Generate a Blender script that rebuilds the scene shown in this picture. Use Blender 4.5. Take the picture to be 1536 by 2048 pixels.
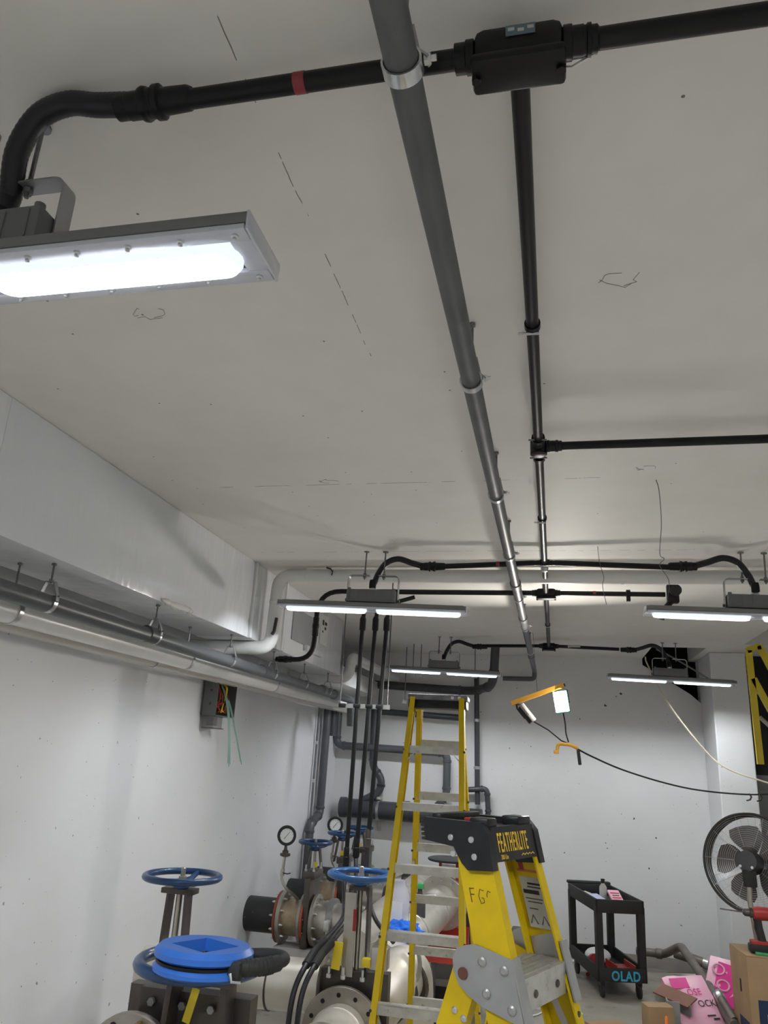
import bpy, bmesh, math, random
from mathutils import Vector as V, Matrix, Euler
random.seed(7)
PI = math.pi
SC = bpy.context.scene
COL = SC.collection
for o in list(bpy.data.objects): bpy.data.objects.remove(o)

# ---------------------------------------------------------------- camera, world, exposure
cam = bpy.data.cameras.new('camera'); cam.sensor_fit = 'VERTICAL'; cam.sensor_height = 36.0
cam.lens = 1500.0/2048.0*36.0; cam.clip_start = .05; cam.clip_end = 100
camo = bpy.data.objects.new('camera', cam); COL.objects.link(camo)
_r = V((0.97612, 0.210999, 0.051664)); _d = V((-0.016997, 0.311283, -0.950165)); _f = V((-0.216566, 0.926597, 0.307435))
camo.matrix_world = Matrix(((_r.x, -_d.x, -_f.x, 0), (_r.y, -_d.y, -_f.y, 0), (_r.z, -_d.z, -_f.z, 2.1), (0, 0, 0, 1)))
SC.camera = camo
wd = bpy.data.worlds.new('world'); SC.world = wd; wd.use_nodes = True
wd.node_tree.nodes['Background'].inputs[0].default_value = (.8, .85, .9, 1)
wd.node_tree.nodes['Background'].inputs[1].default_value = .05
SC.view_settings.view_transform = 'Standard'; SC.view_settings.look = 'None'
SC.view_settings.exposure = 0.0; SC.view_settings.gamma = 1.0; SC.view_settings.use_curve_mapping = False
LED = 255.0          # radiance of the fixtures' LED strips
LENS = 1.1          # radiance of the prismatic lens beside the strip

# ---------------------------------------------------------------- materials
def nodes(m):
    m.use_nodes = True; return m.node_tree.nodes, m.node_tree.links
MATS = {}
def mat(name, col, rough=.5, metal=0., var=.08, scale=6., bump=0., bscale=60., spec=.5, coat=0., dirt=None, dirt_amt=.5, dscale=5.):
    if name in MATS: return MATS[name]
    m = bpy.data.materials.new(name); N, L = nodes(m); b = N['Principled BSDF']
    tc = N.new('ShaderNodeTexCoord'); nz = N.new('ShaderNodeTexNoise'); nz.inputs['Scale'].default_value = scale; nz.inputs['Detail'].default_value = 5
    L.new(tc.outputs['Object'], nz.inputs['Vector'])
    rp = N.new('ShaderNodeValToRGB'); rp.color_ramp.elements[0].position = .3; rp.color_ramp.elements[1].position = .7
    lo = [max(0, c*(1-var)) for c in col]; hi = [min(1, c*(1+var)) for c in col]
    rp.color_ramp.elements[0].color = (*lo, 1); rp.color_ramp.elements[1].color = (*hi, 1)
    L.new(nz.outputs['Fac'], rp.inputs['Fac']); out = rp.outputs['Color']
    if dirt:
        n2 = N.new('ShaderNodeTexNoise'); n2.inputs['Scale'].default_value = dscale; n2.inputs['Detail'].default_value = 8; n2.inputs['Roughness'].default_value = .7
        L.new(tc.outputs['Object'], n2.inputs['Vector'])
        r2 = N.new('ShaderNodeValToRGB'); r2.color_ramp.elements[0].position = 1-dirt_amt; r2.color_ramp.elements[1].position = min(1, 1-dirt_amt+.12)
        L.new(n2.outputs['Fac'], r2.inputs['Fac'])
        mx = N.new('ShaderNodeMix'); mx.data_type = 'RGBA'; mx.inputs['B'].default_value = (*dirt, 1)
        L.new(r2.outputs['Color'], mx.inputs['Factor']); L.new(out, mx.inputs['A']); out = mx.outputs['Result']
    L.new(out, b.inputs['Base Color'])
    b.inputs['Roughness'].default_value = rough; b.inputs['Metallic'].default_value = metal
    b.inputs['Specular IOR Level'].default_value = spec; b.inputs['Coat Weight'].default_value = coat
    if bump:
        n3 = N.new('ShaderNodeTexNoise'); n3.inputs['Scale'].default_value = bscale; n3.inputs['Detail'].default_value = 4
        L.new(tc.outputs['Object'], n3.inputs['Vector'])
        bp = N.new('ShaderNodeBump'); bp.inputs['Strength'].default_value = bump; bp.inputs['Distance'].default_value = .01
        L.new(n3.outputs['Fac'], bp.inputs['Height']); L.new(bp.outputs['Normal'], b.inputs['Normal'])
    MATS[name] = m; return m
def emit(name, col, strength, base=.8):
    m = bpy.data.materials.new(name); N, L = nodes(m); b = N['Principled BSDF']
    b.inputs['Base Color'].default_value = (base, base, base, 1); b.inputs['Emission Color'].default_value = (*col, 1); b.inputs['Emission Strength'].default_value = strength
    return m
def glass(name, col, rough=.05, alpha=.35):
    m = bpy.data.materials.new(name); N, L = nodes(m); b = N['Principled BSDF']
    b.inputs['Base Color'].default_value = (*col, 1); b.inputs['Roughness'].default_value = rough; b.inputs['Alpha'].default_value = alpha
    return m
def math_node(N, L, op, a, b=None, c=None):
    n = N.new('ShaderNodeMath'); n.operation = op
    for i, x in enumerate((a, b, c)):
        if x is None: continue
        if isinstance(x, (int, float)): n.inputs[i].default_value = x
        else: L.new(x, n.inputs[i])
    return n.outputs[0]
def wall_mat(name, col, ax, rough=.42, density=1.):
    """white epoxy wall paint with pin holes and smudges; ax: which two object axes span the wall"""
    m = bpy.data.materials.new(name); N, L = nodes(m); b = N['Principled BSDF']
    tc = N.new('ShaderNodeTexCoord'); sp = N.new('ShaderNodeSeparateXYZ'); L.new(tc.outputs['Object'], sp.inputs[0])
    cb = N.new('ShaderNodeCombineXYZ'); L.new(sp.outputs[ax[0]], cb.inputs[0]); L.new(sp.outputs[ax[1]], cb.inputs[1])
    wob = N.new('ShaderNodeTexNoise'); wob.inputs['Scale'].default_value = 28; wob.inputs['Detail'].default_value = 3; L.new(cb.outputs[0], wob.inputs['Vector'])
    ad = N.new('ShaderNodeVectorMath'); ad.operation = 'MULTIPLY_ADD'; L.new(wob.outputs['Color'], ad.inputs[0]); ad.inputs[1].default_value = (.03, .03, .0); L.new(cb.outputs[0], ad.inputs[2])
    tot = None
    for sc, th, keep in ((2.2, .026, .5), (5.0, .030, .70), (9., .042, .80)):
        vo = N.new('ShaderNodeTexVoronoi'); vo.voronoi_dimensions = '2D'; vo.inputs['Scale'].default_value = sc*density
        L.new(ad.outputs[0], vo.inputs['Vector'])
        sc2 = N.new('ShaderNodeSeparateColor'); L.new(vo.outputs['Color'], sc2.inputs[0])
        big = math_node(N, L, 'MULTIPLY', sc2.outputs[1], th)
        hit = math_node(N, L, 'LESS_THAN', vo.outputs['Distance'], big)
        kp = math_node(N, L, 'GREATER_THAN', sc2.outputs[0], keep)
        d = math_node(N, L, 'MULTIPLY', hit, kp)
        tot = d if tot is None else math_node(N, L, 'MAXIMUM', tot, d)
    nz = N.new('ShaderNodeTexNoise'); nz.inputs['Scale'].default_value = 1.3; nz.inputs['Detail'].default_value = 6; L.new(cb.outputs[0], nz.inputs['Vector'])
    rp = N.new('ShaderNodeValToRGB'); rp.color_ramp.elements[0].position = .3; rp.color_ramp.elements[1].position = .75
    rp.color_ramp.elements[0].color = (*[c*.96 for c in col], 1); rp.color_ramp.elements[1].color = (*[min(1, c*1.03) for c in col], 1)
    L.new(nz.outputs['Fac'], rp.inputs[0])
    mx = N.new('ShaderNodeMix'); mx.data_type = 'RGBA'; L.new(math_node(N, L, 'MULTIPLY', tot, .62), mx.inputs['Factor']); L.new(rp.outputs[0], mx.inputs['A']); mx.inputs['B'].default_value = (.05, .05, .055, 1)
    L.new(mx.outputs['Result'], b.inputs['Base Color']); b.inputs['Roughness'].default_value = rough
    n3 = N.new('ShaderNodeTexNoise'); n3.inputs['Scale'].default_value = 9; n3.inputs['Detail'].default_value = 5; L.new(cb.outputs[0], n3.inputs['Vector'])
    bp = N.new('ShaderNodeBump'); bp.inputs['Strength'].default_value = .12; bp.inputs['Distance'].default_value = .02
    L.new(n3.outputs['Fac'], bp.inputs['Height']); L.new(bp.outputs['Normal'], b.inputs['Normal'])
    return m
def ceiling_mat():
    m = bpy.data.materials.new('ceiling_paint'); N, L = nodes(m); b = N['Principled BSDF']
    tc = N.new('ShaderNodeTexCoord'); sp = N.new('ShaderNodeSeparateXYZ'); L.new(tc.outputs['Object'], sp.inputs[0])
    X, Y = sp.outputs[0], sp.outputs[1]
    nz = N.new('ShaderNodeTexNoise'); nz.inputs['Scale'].default_value = 5; nz.inputs['Detail'].default_value = 6; L.new(tc.outputs['Object'], nz.inputs['Vector'])
    br = N.new('ShaderNodeTexNoise'); br.inputs['Scale'].default_value = 13; br.inputs['Detail'].default_value = 3; L.new(tc.outputs['Object'], br.inputs['Vector'])
    w = math_node(N, L, 'MULTIPLY_ADD', nz.outputs['Fac'], .02, -.01)
    def line(co, at, other, lo, hi, th):
        d = math_node(N, L, 'ABSOLUTE', math_node(N, L, 'ADD', math_node(N, L, 'SUBTRACT', co, at), w))
        l = math_node(N, L, 'LESS_THAN', d, math_node(N, L, 'MULTIPLY', br.outputs['Fac'], th))
        r = math_node(N, L, 'MULTIPLY', math_node(N, L, 'GREATER_THAN', other, lo), math_node(N, L, 'LESS_THAN', other, hi))
        k = math_node(N, L, 'GREATER_THAN', br.outputs['Fac'], .5)
        return math_node(N, L, 'MULTIPLY', math_node(N, L, 'MULTIPLY', l, r), k)
    t = line(X, -.63, Y, 1.0, 2.35, .0022)
    for a in (line(Y, 3.67, X, -1.85, .25, .004), line(Y, 5.06, X, -2.1, .9, .004)):
        t = math_node(N, L, 'MAXIMUM', t, a)
    vo = N.new('ShaderNodeTexVoronoi'); vo.voronoi_dimensions = '2D'; vo.inputs['Scale'].default_value = 3.1; L.new(tc.outputs['Object'], vo.inputs['Vector'])
    sc2 = N.new('ShaderNodeSeparateColor'); L.new(vo.outputs['Color'], sc2.inputs[0])
    d = math_node(N, L, 'MULTIPLY', math_node(N, L, 'LESS_THAN', vo.outputs['Distance'], .013), math_node(N, L, 'GREATER_THAN', sc2.outputs[0], .6))
    t = math_node(N, L, 'MAXIMUM', t, d)
    rp = N.new('ShaderNodeValToRGB'); rp.color_ramp.elements[0].position = .3; rp.color_ramp.elements[1].position = .75
    rp.color_ramp.elements[0].color = (.76, .74, .70, 1); rp.color_ramp.elements[1].color = (.80, .78, .745, 1); L.new(nz.outputs['Fac'], rp.inputs[0])
    mx = N.new('ShaderNodeMix'); mx.data_type = 'RGBA'; L.new(math_node(N, L, 'MULTIPLY', t, .8), mx.inputs['Factor']); L.new(rp.outputs[0], mx.inputs['A']); mx.inputs['B'].default_value = (.06, .055, .05, 1)
    L.new(mx.outputs['Result'], b.inputs['Base Color']); b.inputs['Roughness'].default_value = .62; b.inputs['Specular IOR Level'].default_value = .35
    n3 = N.new('ShaderNodeTexNoise'); n3.inputs['Scale'].default_value = 3.5; n3.inputs['Detail'].default_value = 5; L.new(tc.outputs['Object'], n3.inputs['Vector'])
    bp = N.new('ShaderNodeBump'); bp.inputs['Strength'].default_value = .1; bp.inputs['Distance'].default_value = .03
    L.new(n3.outputs['Fac'], bp.inputs['Height']); L.new(bp.outputs['Normal'], b.inputs['Normal'])
    return m
def wavy_mat(name, col, rough, metal=0.):
    """painted sheet metal with shallow oil-canning waves"""
    m = bpy.data.materials.new(name); N, L = nodes(m); b = N['Principled BSDF']
    tc = N.new('ShaderNodeTexCoord'); mp = N.new('ShaderNodeMapping'); mp.inputs['Scale'].default_value = (2, 3.2, 1.1); L.new(tc.outputs['Object'], mp.inputs[0])
    nz = N.new('ShaderNodeTexNoise'); nz.inputs['Scale'].default_value = 2.6; nz.inputs['Detail'].default_value = 3; L.new(mp.outputs[0], nz.inputs['Vector'])
    bp = N.new('ShaderNodeBump'); bp.inputs['Strength'].default_value = .35; bp.inputs['Distance'].default_value = .02
    L.new(nz.outputs['Fac'], bp.inputs['Height']); L.new(bp.outputs['Normal'], b.inputs['Normal'])
    b.inputs['Base Color'].default_value = (*col, 1); b.inputs['Roughness'].default_value = rough; b.inputs['Metallic'].default_value = metal
    return m

M_WALL_L = wall_mat('wall_paint_left', (.80, .805, .825), (1, 2)); M_WALL_B = wall_mat('wall_paint_back', (.77, .77, .77), (0, 2), density=1.15)
M_COLUMN = wall_mat('column_paint', (.78, .78, .78), (0, 2), density=1.4)
M_CEIL = ceiling_mat(); M_DUCT = wavy_mat('duct_paint', (.78, .80, .83), .16)
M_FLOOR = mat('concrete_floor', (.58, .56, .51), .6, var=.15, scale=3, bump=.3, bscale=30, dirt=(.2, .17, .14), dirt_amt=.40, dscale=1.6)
M_DARKFLOOR = mat('dark_concrete', (.11, .092, .07), .35, var=.2, scale=4, bump=.2, bscale=25)
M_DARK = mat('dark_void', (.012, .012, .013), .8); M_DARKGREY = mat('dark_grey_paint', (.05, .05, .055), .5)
M_BLACK = mat('black_coated_conduit', (.006, .006, .007), .42, bump=.05, bscale=40, spec=.3)
M_BLACKFLEX = mat('black_flexible_jacket', (.013, .013, .017), .4, spec=.4)
M_RUBBER = mat('black_rubber', (.02, .02, .02), .7); M_RED = mat('red_tape', (.26, .03, .035), .5)
M_PVC = mat('grey_pvc', (.085, .092, .10), .38, var=.1, dirt=(.05, .05, .055), dirt_amt=.35); M_PVCD = mat('dark_grey_pvc', (.055, .06, .068), .36, var=.1)
M_PVCL = mat('pale_grey_pvc_fitting', (.16, .175, .19), .35, var=.1)
M_OVER = mat('overhead_pipe_grey', (.10, .105, .108), .45, var=.12, scale=9, dirt=(.065, .068, .07), dirt_amt=.45, dscale=3)
M_GALV = mat('zinc_plated_steel', (.62, .63, .64), .28, metal=.9, var=.15, scale=25); M_ROD = mat('threaded_rod_steel', (.20, .20, .21), .4, metal=.8, var=.2, scale=60)
M_STEEL = mat('stainless_steel', (.52, .49, .44), .32, metal=.85, var=.15, scale=5, bump=.03, bscale=30); M_STEELD = mat('brushed_dark_steel', (.10, .09, .08), .38, metal=.7, var=.2, scale=8)
M_PIPE = mat('dull_stainless_pipe', (.66, .62, .55), .42, metal=.55, var=.12, scale=4, dirt=(.50, .45, .38), dirt_amt=.45, dscale=3)
M_WPIPE = mat('white_insulated_pipe', (.74, .74, .73), .3, var=.03); M_BEIGE = mat('beige_painted_conduit', (.55, .53, .48), .35, var=.06)
M_ALU = mat('cast_aluminium_housing', (.21, .21, .215), .5, metal=.3, var=.05); M_ALUBOX = mat('grey_driver_box', (.16, .165, .17), .5, metal=.2, var=.06); M_BRACK = mat('galvanised_bracket', (.36, .36, .375), .38, metal=.75, var=.08)
M_BEZEL = mat('clear_lens_bezel', (.62, .63, .70), .15, var=.05, coat=.5); M_LED = emit('led_strip', (.93, .97, 1.), LED); M_LENS = emit('prismatic_lens', (.80, .88, 1.), LENS, .12)
M_YEL = mat('yellow_fibreglass', (.64, .45, .006), .5, var=.07, scale=14, dirt=(.42, .29, .01), dirt_amt=.30, dscale=9, spec=.3); M_YELD = mat('yellow_painted_steel', (.66, .50, .03), .4, var=.05)
M_LALU = mat('worn_aluminium_tread', (.55, .54, .50), .4, metal=.7, var=.12, scale=20, dirt=(.30, .27, .23), dirt_amt=.42, dscale=22)
M_PLATE = mat('grey_hinge_plate', (.38, .38, .375), .38, metal=.6, var=.08, scale=10); M_CAP = mat('black_moulded_plastic', (.012, .012, .014), .38, var=.3, scale=20, bump=.05, bscale=80, dirt=(.05, .05, .055), dirt_amt=.31, dscale=25, spec=.35)
M_CAPW = mat('scuffed_grey_top', (.16, .16, .18), .5, var=.3, scale=15, dirt=(.6, .6, .6), dirt_amt=.38, dscale=30)
M_BLUE = mat('blue_enamel', (.011, .052, .15), .32, var=.12, coat=.2); M_BLUEP = mat('bright_blue_plastic', (.035, .16, .60), .38, var=.08); M_BLUER = mat('blue_paper_towel', (.03, .20, .85), .8, var=.2, bump=.4)
M_FLANGE_R = mat('rust_red_gasket', (.26, .05, .03), .55, var=.2); M_FLANGE = mat('flange_steel', (.36, .33, .29), .4, metal=.7, var=.15, scale=8, dirt=(.25, .12, .07), dirt_amt=.36, dscale=6); M_BRASS = mat('brass_bolt', (.45, .30, .07), .35, metal=.8)
M_BLKPIPE = mat('scuffed_black_iron', (.02, .02, .021), .5, var=.3, dirt=(.5, .49, .46), dirt_amt=.37, dscale=9)
M_TAG = mat('yellow_plastic_tag', (.82, .62, .03), .5, var=.04); M_WHITE = mat('white_paper', (.80, .80, .78), .6, var=.03); M_DIAL = mat('gauge_dial_white', (.82, .83, .82), .4, var=.02)
M_INK = mat('black_ink', (.015, .015, .015), .6); M_ORANGE = mat('orange_warning_print', (.62, .16, .03), .5, var=.05); M_LABEL = mat('silver_label', (.50, .49, .45), .45, var=.06)
M_LETY = mat('yellow_lettering', (.80, .52, .04), .5, var=.1, scale=30); M_CYAN = mat('cyan_paint', (.06, .42, .62), .6, var=.15, scale=40)
M_CARD = mat('brown_cardboard', (.36, .235, .125), .75, var=.08, scale=7); M_NAVY = mat('navy_print', (.012, .03, .085), .6); M_PINK = mat('pale_pink_film', (.80, .42, .54), .35, var=.06); M_MAG = mat('magenta_print', (.70, .03, .26), .35, var=.1)
M_REDP = mat('red_plastic', (.36, .025, .02), .42, var=.1); M_GREEN = mat('green_plastic', (.05, .38, .12), .45); M_BROWN = mat('rust_brown_primer', (.20, .085, .05), .6, var=.12); M_RUST = mat('weathered_pipe', (.17, .145, .125), .45, metal=.4, var=.25, dirt=(.28, .17, .11), dirt_amt=.42, dscale=6)
M_FANG = mat('smoked_fan_blade', (.10, .09, .08), .35, var=.1); M_FAN = mat('fan_guard_wire', (.05, .045, .042), .4, metal=.3)
M_ROPE = mat('cream_cable', (.62, .55, .42), .6); M_CORD = mat('black_cord', (.014, .014, .014), .5); M_COPPER = mat('copper_wire', (.45, .14, .05), .4, metal=.6); M_GWIRE = mat('pale_green_wire', (.30, .50, .42), .5); M_GBOX = mat('grey_enclosure', (.13, .135, .13), .5)
M_ORG = mat('amber_plastic', (.75, .38, .04), .45, var=.06); M_WORK = emit('work_light_led', (1, .95, .87), 410.); M_CLEAR = glass('clear_plastic', (.75, .75, .92), .08, .35)
M_ZINC = mat('dull_zinc', (.30, .30, .29), .42, metal=.6, var=.15, scale=15)
M_GREYP = mat('grey_access_panel', (.34, .35, .36), .45, var=.03); M_THIN = mat('thin_grey_wire', (.12, .12, .12), .5)

# ---------------------------------------------------------------- geometry helpers
def ortho(d):
    d = V(d).normalized(); a = V((0, 0, 1)) if abs(d.z) < .9 else V((1, 0, 0))
    u = a.cross(d).normalized(); return u, d.cross(u)
def fillet(pts, rad, n=7):
    pts = [V(p) for p in pts]; out = [pts[0]]
    for i in range(1, len(pts)-1):
        a, b, c = pts[i-1], pts[i], pts[i+1]
        r = rad[i] if isinstance(rad, (list, tuple)) else rad
        d1, d2 = (a-b), (c-b); t = min(r, d1.length*.49, d2.length*.49)
        p, q = b+d1.normalized()*t, b+d2.normalized()*t
        for k in range(n+1):
            s = k/n; out.append((1-s)**2*p+2*s*(1-s)*b+s*s*q)
    out.append(pts[-1]); return out
def spline(pts, n=8):
    pts = [V(p) for p in pts]; P = [2*pts[0]-pts[1]]+pts+[2*pts[-1]-pts[-2]]; out = []
    for i in range(1, len(P)-2):
        for k in range(n):
            t = k/n; a, b, c, d = P[i-1], P[i], P[i+1], P[i+2]
            out.append(.5*((2*b)+(c-a)*t+(2*a-5*b+4*c-d)*t*t+(3*b-a-3*c+d)*t**3))
    out.append(pts[-1]); return out
class MB:
    def __init__(s): s.v = []; s.f = []
    def add(s, vs, fs):
        o = len(s.v); s.v += [V(p) for p in vs]; s.f += [tuple(i+o for i in f) for f in fs]; return s
    def box(s, c, size, rot=None, bev=0.):
        bm = bmesh.new(); bmesh.ops.create_cube(bm, size=1.)
        for v in bm.verts: v.co = V((v.co.x*size[0], v.co.y*size[1], v.co.z*size[2]))
        if bev: bmesh.ops.bevel(bm, geom=bm.edges[:], offset=bev, segments=2, affect='EDGES', profile=.5)
        R = (rot.to_matrix() if isinstance(rot, Euler) else rot) if rot is not None else Matrix.Identity(3)
        bm.verts.index_update(); s.add([R @ v.co+V(c) for v in bm.verts], [[v.index for v in f.verts] for f in bm.faces]); bm.free(); return s
    def sweep(s, path, r, n=12, caps=True, closed=False):
        path = [V(p) for p in path]; m = len(path); rs = r if isinstance(r, (list, tuple)) else [r]*m
        def tan(i):
            if closed: return (path[(i+1) % m]-path[i-1]).normalized()
            return (path[min(i+1, m-1)]-path[max(i-1, 0)]).normalized()
        u, _ = ortho(tan(0)); vs = []; fs = []
        for i in range(m):
            t = tan(i); u = (u-t*u.dot(t)).normalized(); w = t.cross(u)
            vs += [path[i]+(u*math.cos(2*PI*k/n)+w*math.sin(2*PI*k/n))*rs[i] for k in range(n)]
        for i in range(m if closed else m-1):
            j = (i+1) % m
            for k in range(n): fs.append((i*n+k, i*n+(k+1) % n, j*n+(k+1) % n, j*n+k))
        if caps and not closed: fs.append(tuple(range(n))[::-1]); fs.append(tuple((m-1)*n+k for k in range(n)))
        return s.add(vs, fs)
    def cyl(s, a, b, r, r2=None, n=16): return s.sweep([a, b], [r, r if r2 is None else r2], n)
    def lathe(s, o, ax, prof, n=24, caps=True):
        o = V(o); ax = V(ax).normalized(); u, w = ortho(ax); vs = []; fs = []; m = len(prof)
        for r, t in prof: vs += [o+ax*t+(u*math.cos(2*PI*k/n)+w*math.sin(2*PI*k/n))*r for k in range(n)]
        for i in range(m-1):
            for k in range(n): fs.append((i*n+k, i*n+(k+1) % n, (i+1)*n+(k+1) % n, (i+1)*n+k))
        if caps: fs.append(tuple(range(n))[::-1]); fs.append(tuple((m-1)*n+k for k in range(n)))
        return s.add(vs, fs)
    def ring(s, o, ax, ri, ro, t, n=32):      # flat washer
        return s.lathe_closed(o, ax, [(ri, 0), (ro, 0), (ro, t), (ri, t)], n)
    def lathe_closed(s, o, ax, prof, n=32):
        o = V(o); ax = V(ax).normalized(); u, w = ortho(ax); vs = []; fs = []; m = len(prof)
        for r, t in prof: vs += [o+ax*t+(u*math.cos(2*PI*k/n)+w*math.sin(2*PI*k/n))*r for k in range(n)]
        for i in range(m):
            j = (i+1) % m
            for k in range(n): fs.append((i*n+k, i*n+(k+1) % n, j*n+(k+1) % n, j*n+k))
        return s.add(vs, fs)
    def torus(s, c, ax, R, r, n=40, m=10):
        c = V(c); u, w = ortho(ax)
        return s.sweep([c+(u*math.cos(2*PI*k/n)+w*math.sin(2*PI*k/n))*R for k in range(n)], r, m, closed=True)
    def beam(s, a, b, u, prof):               # extrude a 2D outline (u, v) from a to b
        a, b = V(a), V(b); w = (b-a).normalized(); u = V(u); u = (u-w*u.dot(w)).normalized(); v = w.cross(u); n = len(prof)
        vs = [a+u*x+v*y for x, y in prof]+[b+u*x+v*y for x, y in prof]
        fs = [(i, (i+1) % n, n+(i+1) % n, n+i) for i in range(n)]+[tuple(range(n))[::-1], tuple(range(n, 2*n))]
        return s.add(vs, fs)
    def ribbon(s, path, wd, w, t, closed=False):   # flat strap following a path; wd = width direction
        path = [V(p) for p in path]; wd = V(wd).normalized(); m = len(path); vs = []; fs = []
        for i in range(m):
            tg = (path[(i+1) % m]-path[i-1]) if closed else (path[min(i+1, m-1)]-path[max(i-1, 0)])
            nn = tg.normalized().cross(wd).normalized()
            for a, b in ((-.5, -.5), (.5, -.5), (.5, .5), (-.5, .5)): vs.append(path[i]+wd*w*a+nn*t*b)
        for i in range(m if closed else m-1):
            j = (i+1) % m
            for k in range(4): fs.append((i*4+k, i*4+(k+1) % 4, j*4+(k+1) % 4, j*4+k))
        if not closed: fs += [(3, 2, 1, 0), tuple((m-1)*4+k for k in range(4))]
        return s.add(vs, fs)
    def prism(s, pts, z0, z1):                # outline in local XY
        n = len(pts)
        return s.add([(x, y, z0) for x, y in pts]+[(x, y, z1) for x, y in pts],
                     [(i, (i+1) % n, n+(i+1) % n, n+i) for i in range(n)]+[tuple(range(n))[::-1], tuple(range(n, 2*n))])
    def ball(s, c, r, n=12, sq=(1, 1, 1)):
        bm = bmesh.new(); bmesh.ops.create_uvsphere(bm, u_segments=n, v_segments=max(6, n//2+2), radius=r); bm.verts.index_update()
        s.add([V((v.co.x*sq[0], v.co.y*sq[1], v.co.z*sq[2]))+V(c) for v in bm.verts], [[v.index for v in f.verts] for f in bm.faces]); bm.free(); return s
    def xf(s, mtx): s.v = [mtx @ p for p in s.v]; return s
    def build(s, name, m, parent=None, world=True, smooth=True):
        """vertices are world coordinates unless world=False (then local to the thing)"""
        vs = s.v
        if parent is not None and world:
            r = parent
            while r.parent: r = r.parent
            inv = Matrix.LocRotScale(r.location, r.rotation_euler, None).inverted(); vs = [inv @ p for p in vs]
        me = bpy.data.meshes.new(name); me.from_pydata([tuple(p) for p in vs], [], s.f); me.update()
        bm = bmesh.new(); bm.from_mesh(me); bmesh.ops.recalc_face_normals(bm, faces=bm.faces); bm.to_mesh(me); bm.free()
        if smooth:
            me.polygons.foreach_set('use_smooth', [True]*len(me.polygons)); me.set_sharp_from_angle(angle=.65)
        me.materials.append(m); o = bpy.data.objects.new(name, me); COL.objects.link(o)
        if parent is not None: o.parent = parent
        return o
def tag(o, label, cat, group=None):
    o['label'] = label; o['category'] = cat
    if group: o['group'] = group
    return o
def thing(name, label, cat, loc=(0, 0, 0), rz=0., group=None):
    o = bpy.data.objects.new(name, None); COL.objects.link(o); o.empty_display_size = .05
    o.location = loc; o.rotation_euler = (0, 0, rz); return tag(o, label, cat, group)
def struct(name, mb, m, parent=None, smooth=False):
    o = mb.build(name, m, parent, smooth=smooth); o['kind'] = 'structure'; return o
def copy_tree(o, parent=None):
    c = o.copy(); COL.objects.link(c); c.parent = parent
    for ch in list(o.children): copy_tree(ch, c)
    return c
def clone(root, loc, rz, label, group=None):
    c = copy_tree(root); c.location = loc; c.rotation_euler = (0, 0, rz); c['label'] = label
    if group: c['group'] = group
    return c
def inst(o, parent, loc, rot=(0, 0, 0)):       # another piece sharing mesh data
    c = bpy.data.objects.new(o.name.split('.')[0], o.data); COL.objects.link(c); c.parent = parent; c.location = loc; c.rotation_euler = rot; return c
def frame(o, x, y):                            # matrix with given origin, x axis and (roughly) y axis
    x = V(x).normalized(); z = x.cross(V(y)).normalized(); y = z.cross(x)
    return Matrix(((x.x, y.x, z.x, o[0]), (x.y, y.y, z.y, o[1]), (x.z, y.z, z.z, o[2]), (0, 0, 0, 1)))
def text(name, s, size, m, parent, mtx, sx=1., thick=.0006, world=True, bold=0., space=1.):
    cu = bpy.data.curves.new(name, 'FONT'); cu.body = s; cu.size = size; cu.extrude = thick; cu.resolution_u = 3; cu.offset = bold; cu.space_character = space
    t = bpy.data.objects.new('tmp', cu); COL.objects.link(t); dg = bpy.context.evaluated_depsgraph_get()
    me = bpy.data.meshes.new_from_object(t.evaluated_get(dg)); bpy.data.objects.remove(t)
    mb = MB(); mb.add([mtx @ V((v.co.x*sx, v.co.y, v.co.z)) for v in me.vertices], [tuple(p.vertices) for p in me.polygons])
    bpy.data.meshes.remove(me); return mb.build(name, m, parent, world, smooth=False)
def circ(r, n=24, a0=0., a1=2*PI, cx=0., cy=0.):
    full = abs(a1-a0-2*PI) < 1e-6; k = n if full else n+1
    return [(cx+r*math.cos(a0+(a1-a0)*i/n), cy+r*math.sin(a0+(a1-a0)*i/n)) for i in range(k)]

# ================================================================ THE ROOM
ZC = 3.48; XL = -2.95; XR = 3.2; YB = 10.5; YN = -4.5
def slab(x0, x1, y0, y1, z0, z1, mb=None):
    mb = mb or MB(); return mb.box(((x0+x1)/2, (y0+y1)/2, (z0+z1)/2), (x1-x0, y1-y0, z1-z0))
struct('floor', slab(XL, XR, YN, YB, -.15, 0), M_FLOOR)
# ceiling slab with two openings: a pipe chase in the far corner and a roof hatch on the right
cx0, cx1, cy0 = 1.15, 1.75, 9.42; hx, hy0, hy1 = 2.09, 6.9, 9.1
c = MB()
slab(XL-.2, XR+.2, YN-.2, hy0, ZC, ZC+.2, c); slab(XL-.2, hx, hy0, hy1, ZC, ZC+.2, c); slab(3.0, XR+.2, hy0, hy1, ZC, ZC+.2, c)
slab(XL-.2, XR+.2, hy1, cy0, ZC, ZC+.2, c); slab(XL-.2, cx0, cy0, YB+.2, ZC, ZC+.2, c); slab(cx1, XR+.2, cy0, YB+.2, ZC, ZC+.2, c)
ceil = struct('ceiling', c, M_CEIL)
for (x, y, sc_, sd) in ((-1.32, 1.98, .07, 1), (.22, 2.0, .07, 2), (-1.17, 3.62, .06, 3), (.45, 3.55, .06, 4)):
    rnd = random.Random(sd); m = MB()
    for k in range(3):
        a0 = rnd.uniform(0, 6); pts = [(x+rnd.uniform(-.012, .012)+sc_*.6*math.cos(a0+j*.5)*(1+.3*k), y+rnd.uniform(-.012, .012)+sc_*.45*math.sin(a0+j*.5), ZC-.0005) for j in range(5)]
        m.sweep(pts, .0009, 4)
    m.build('paint_chip', M_THIN, ceil)
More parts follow.
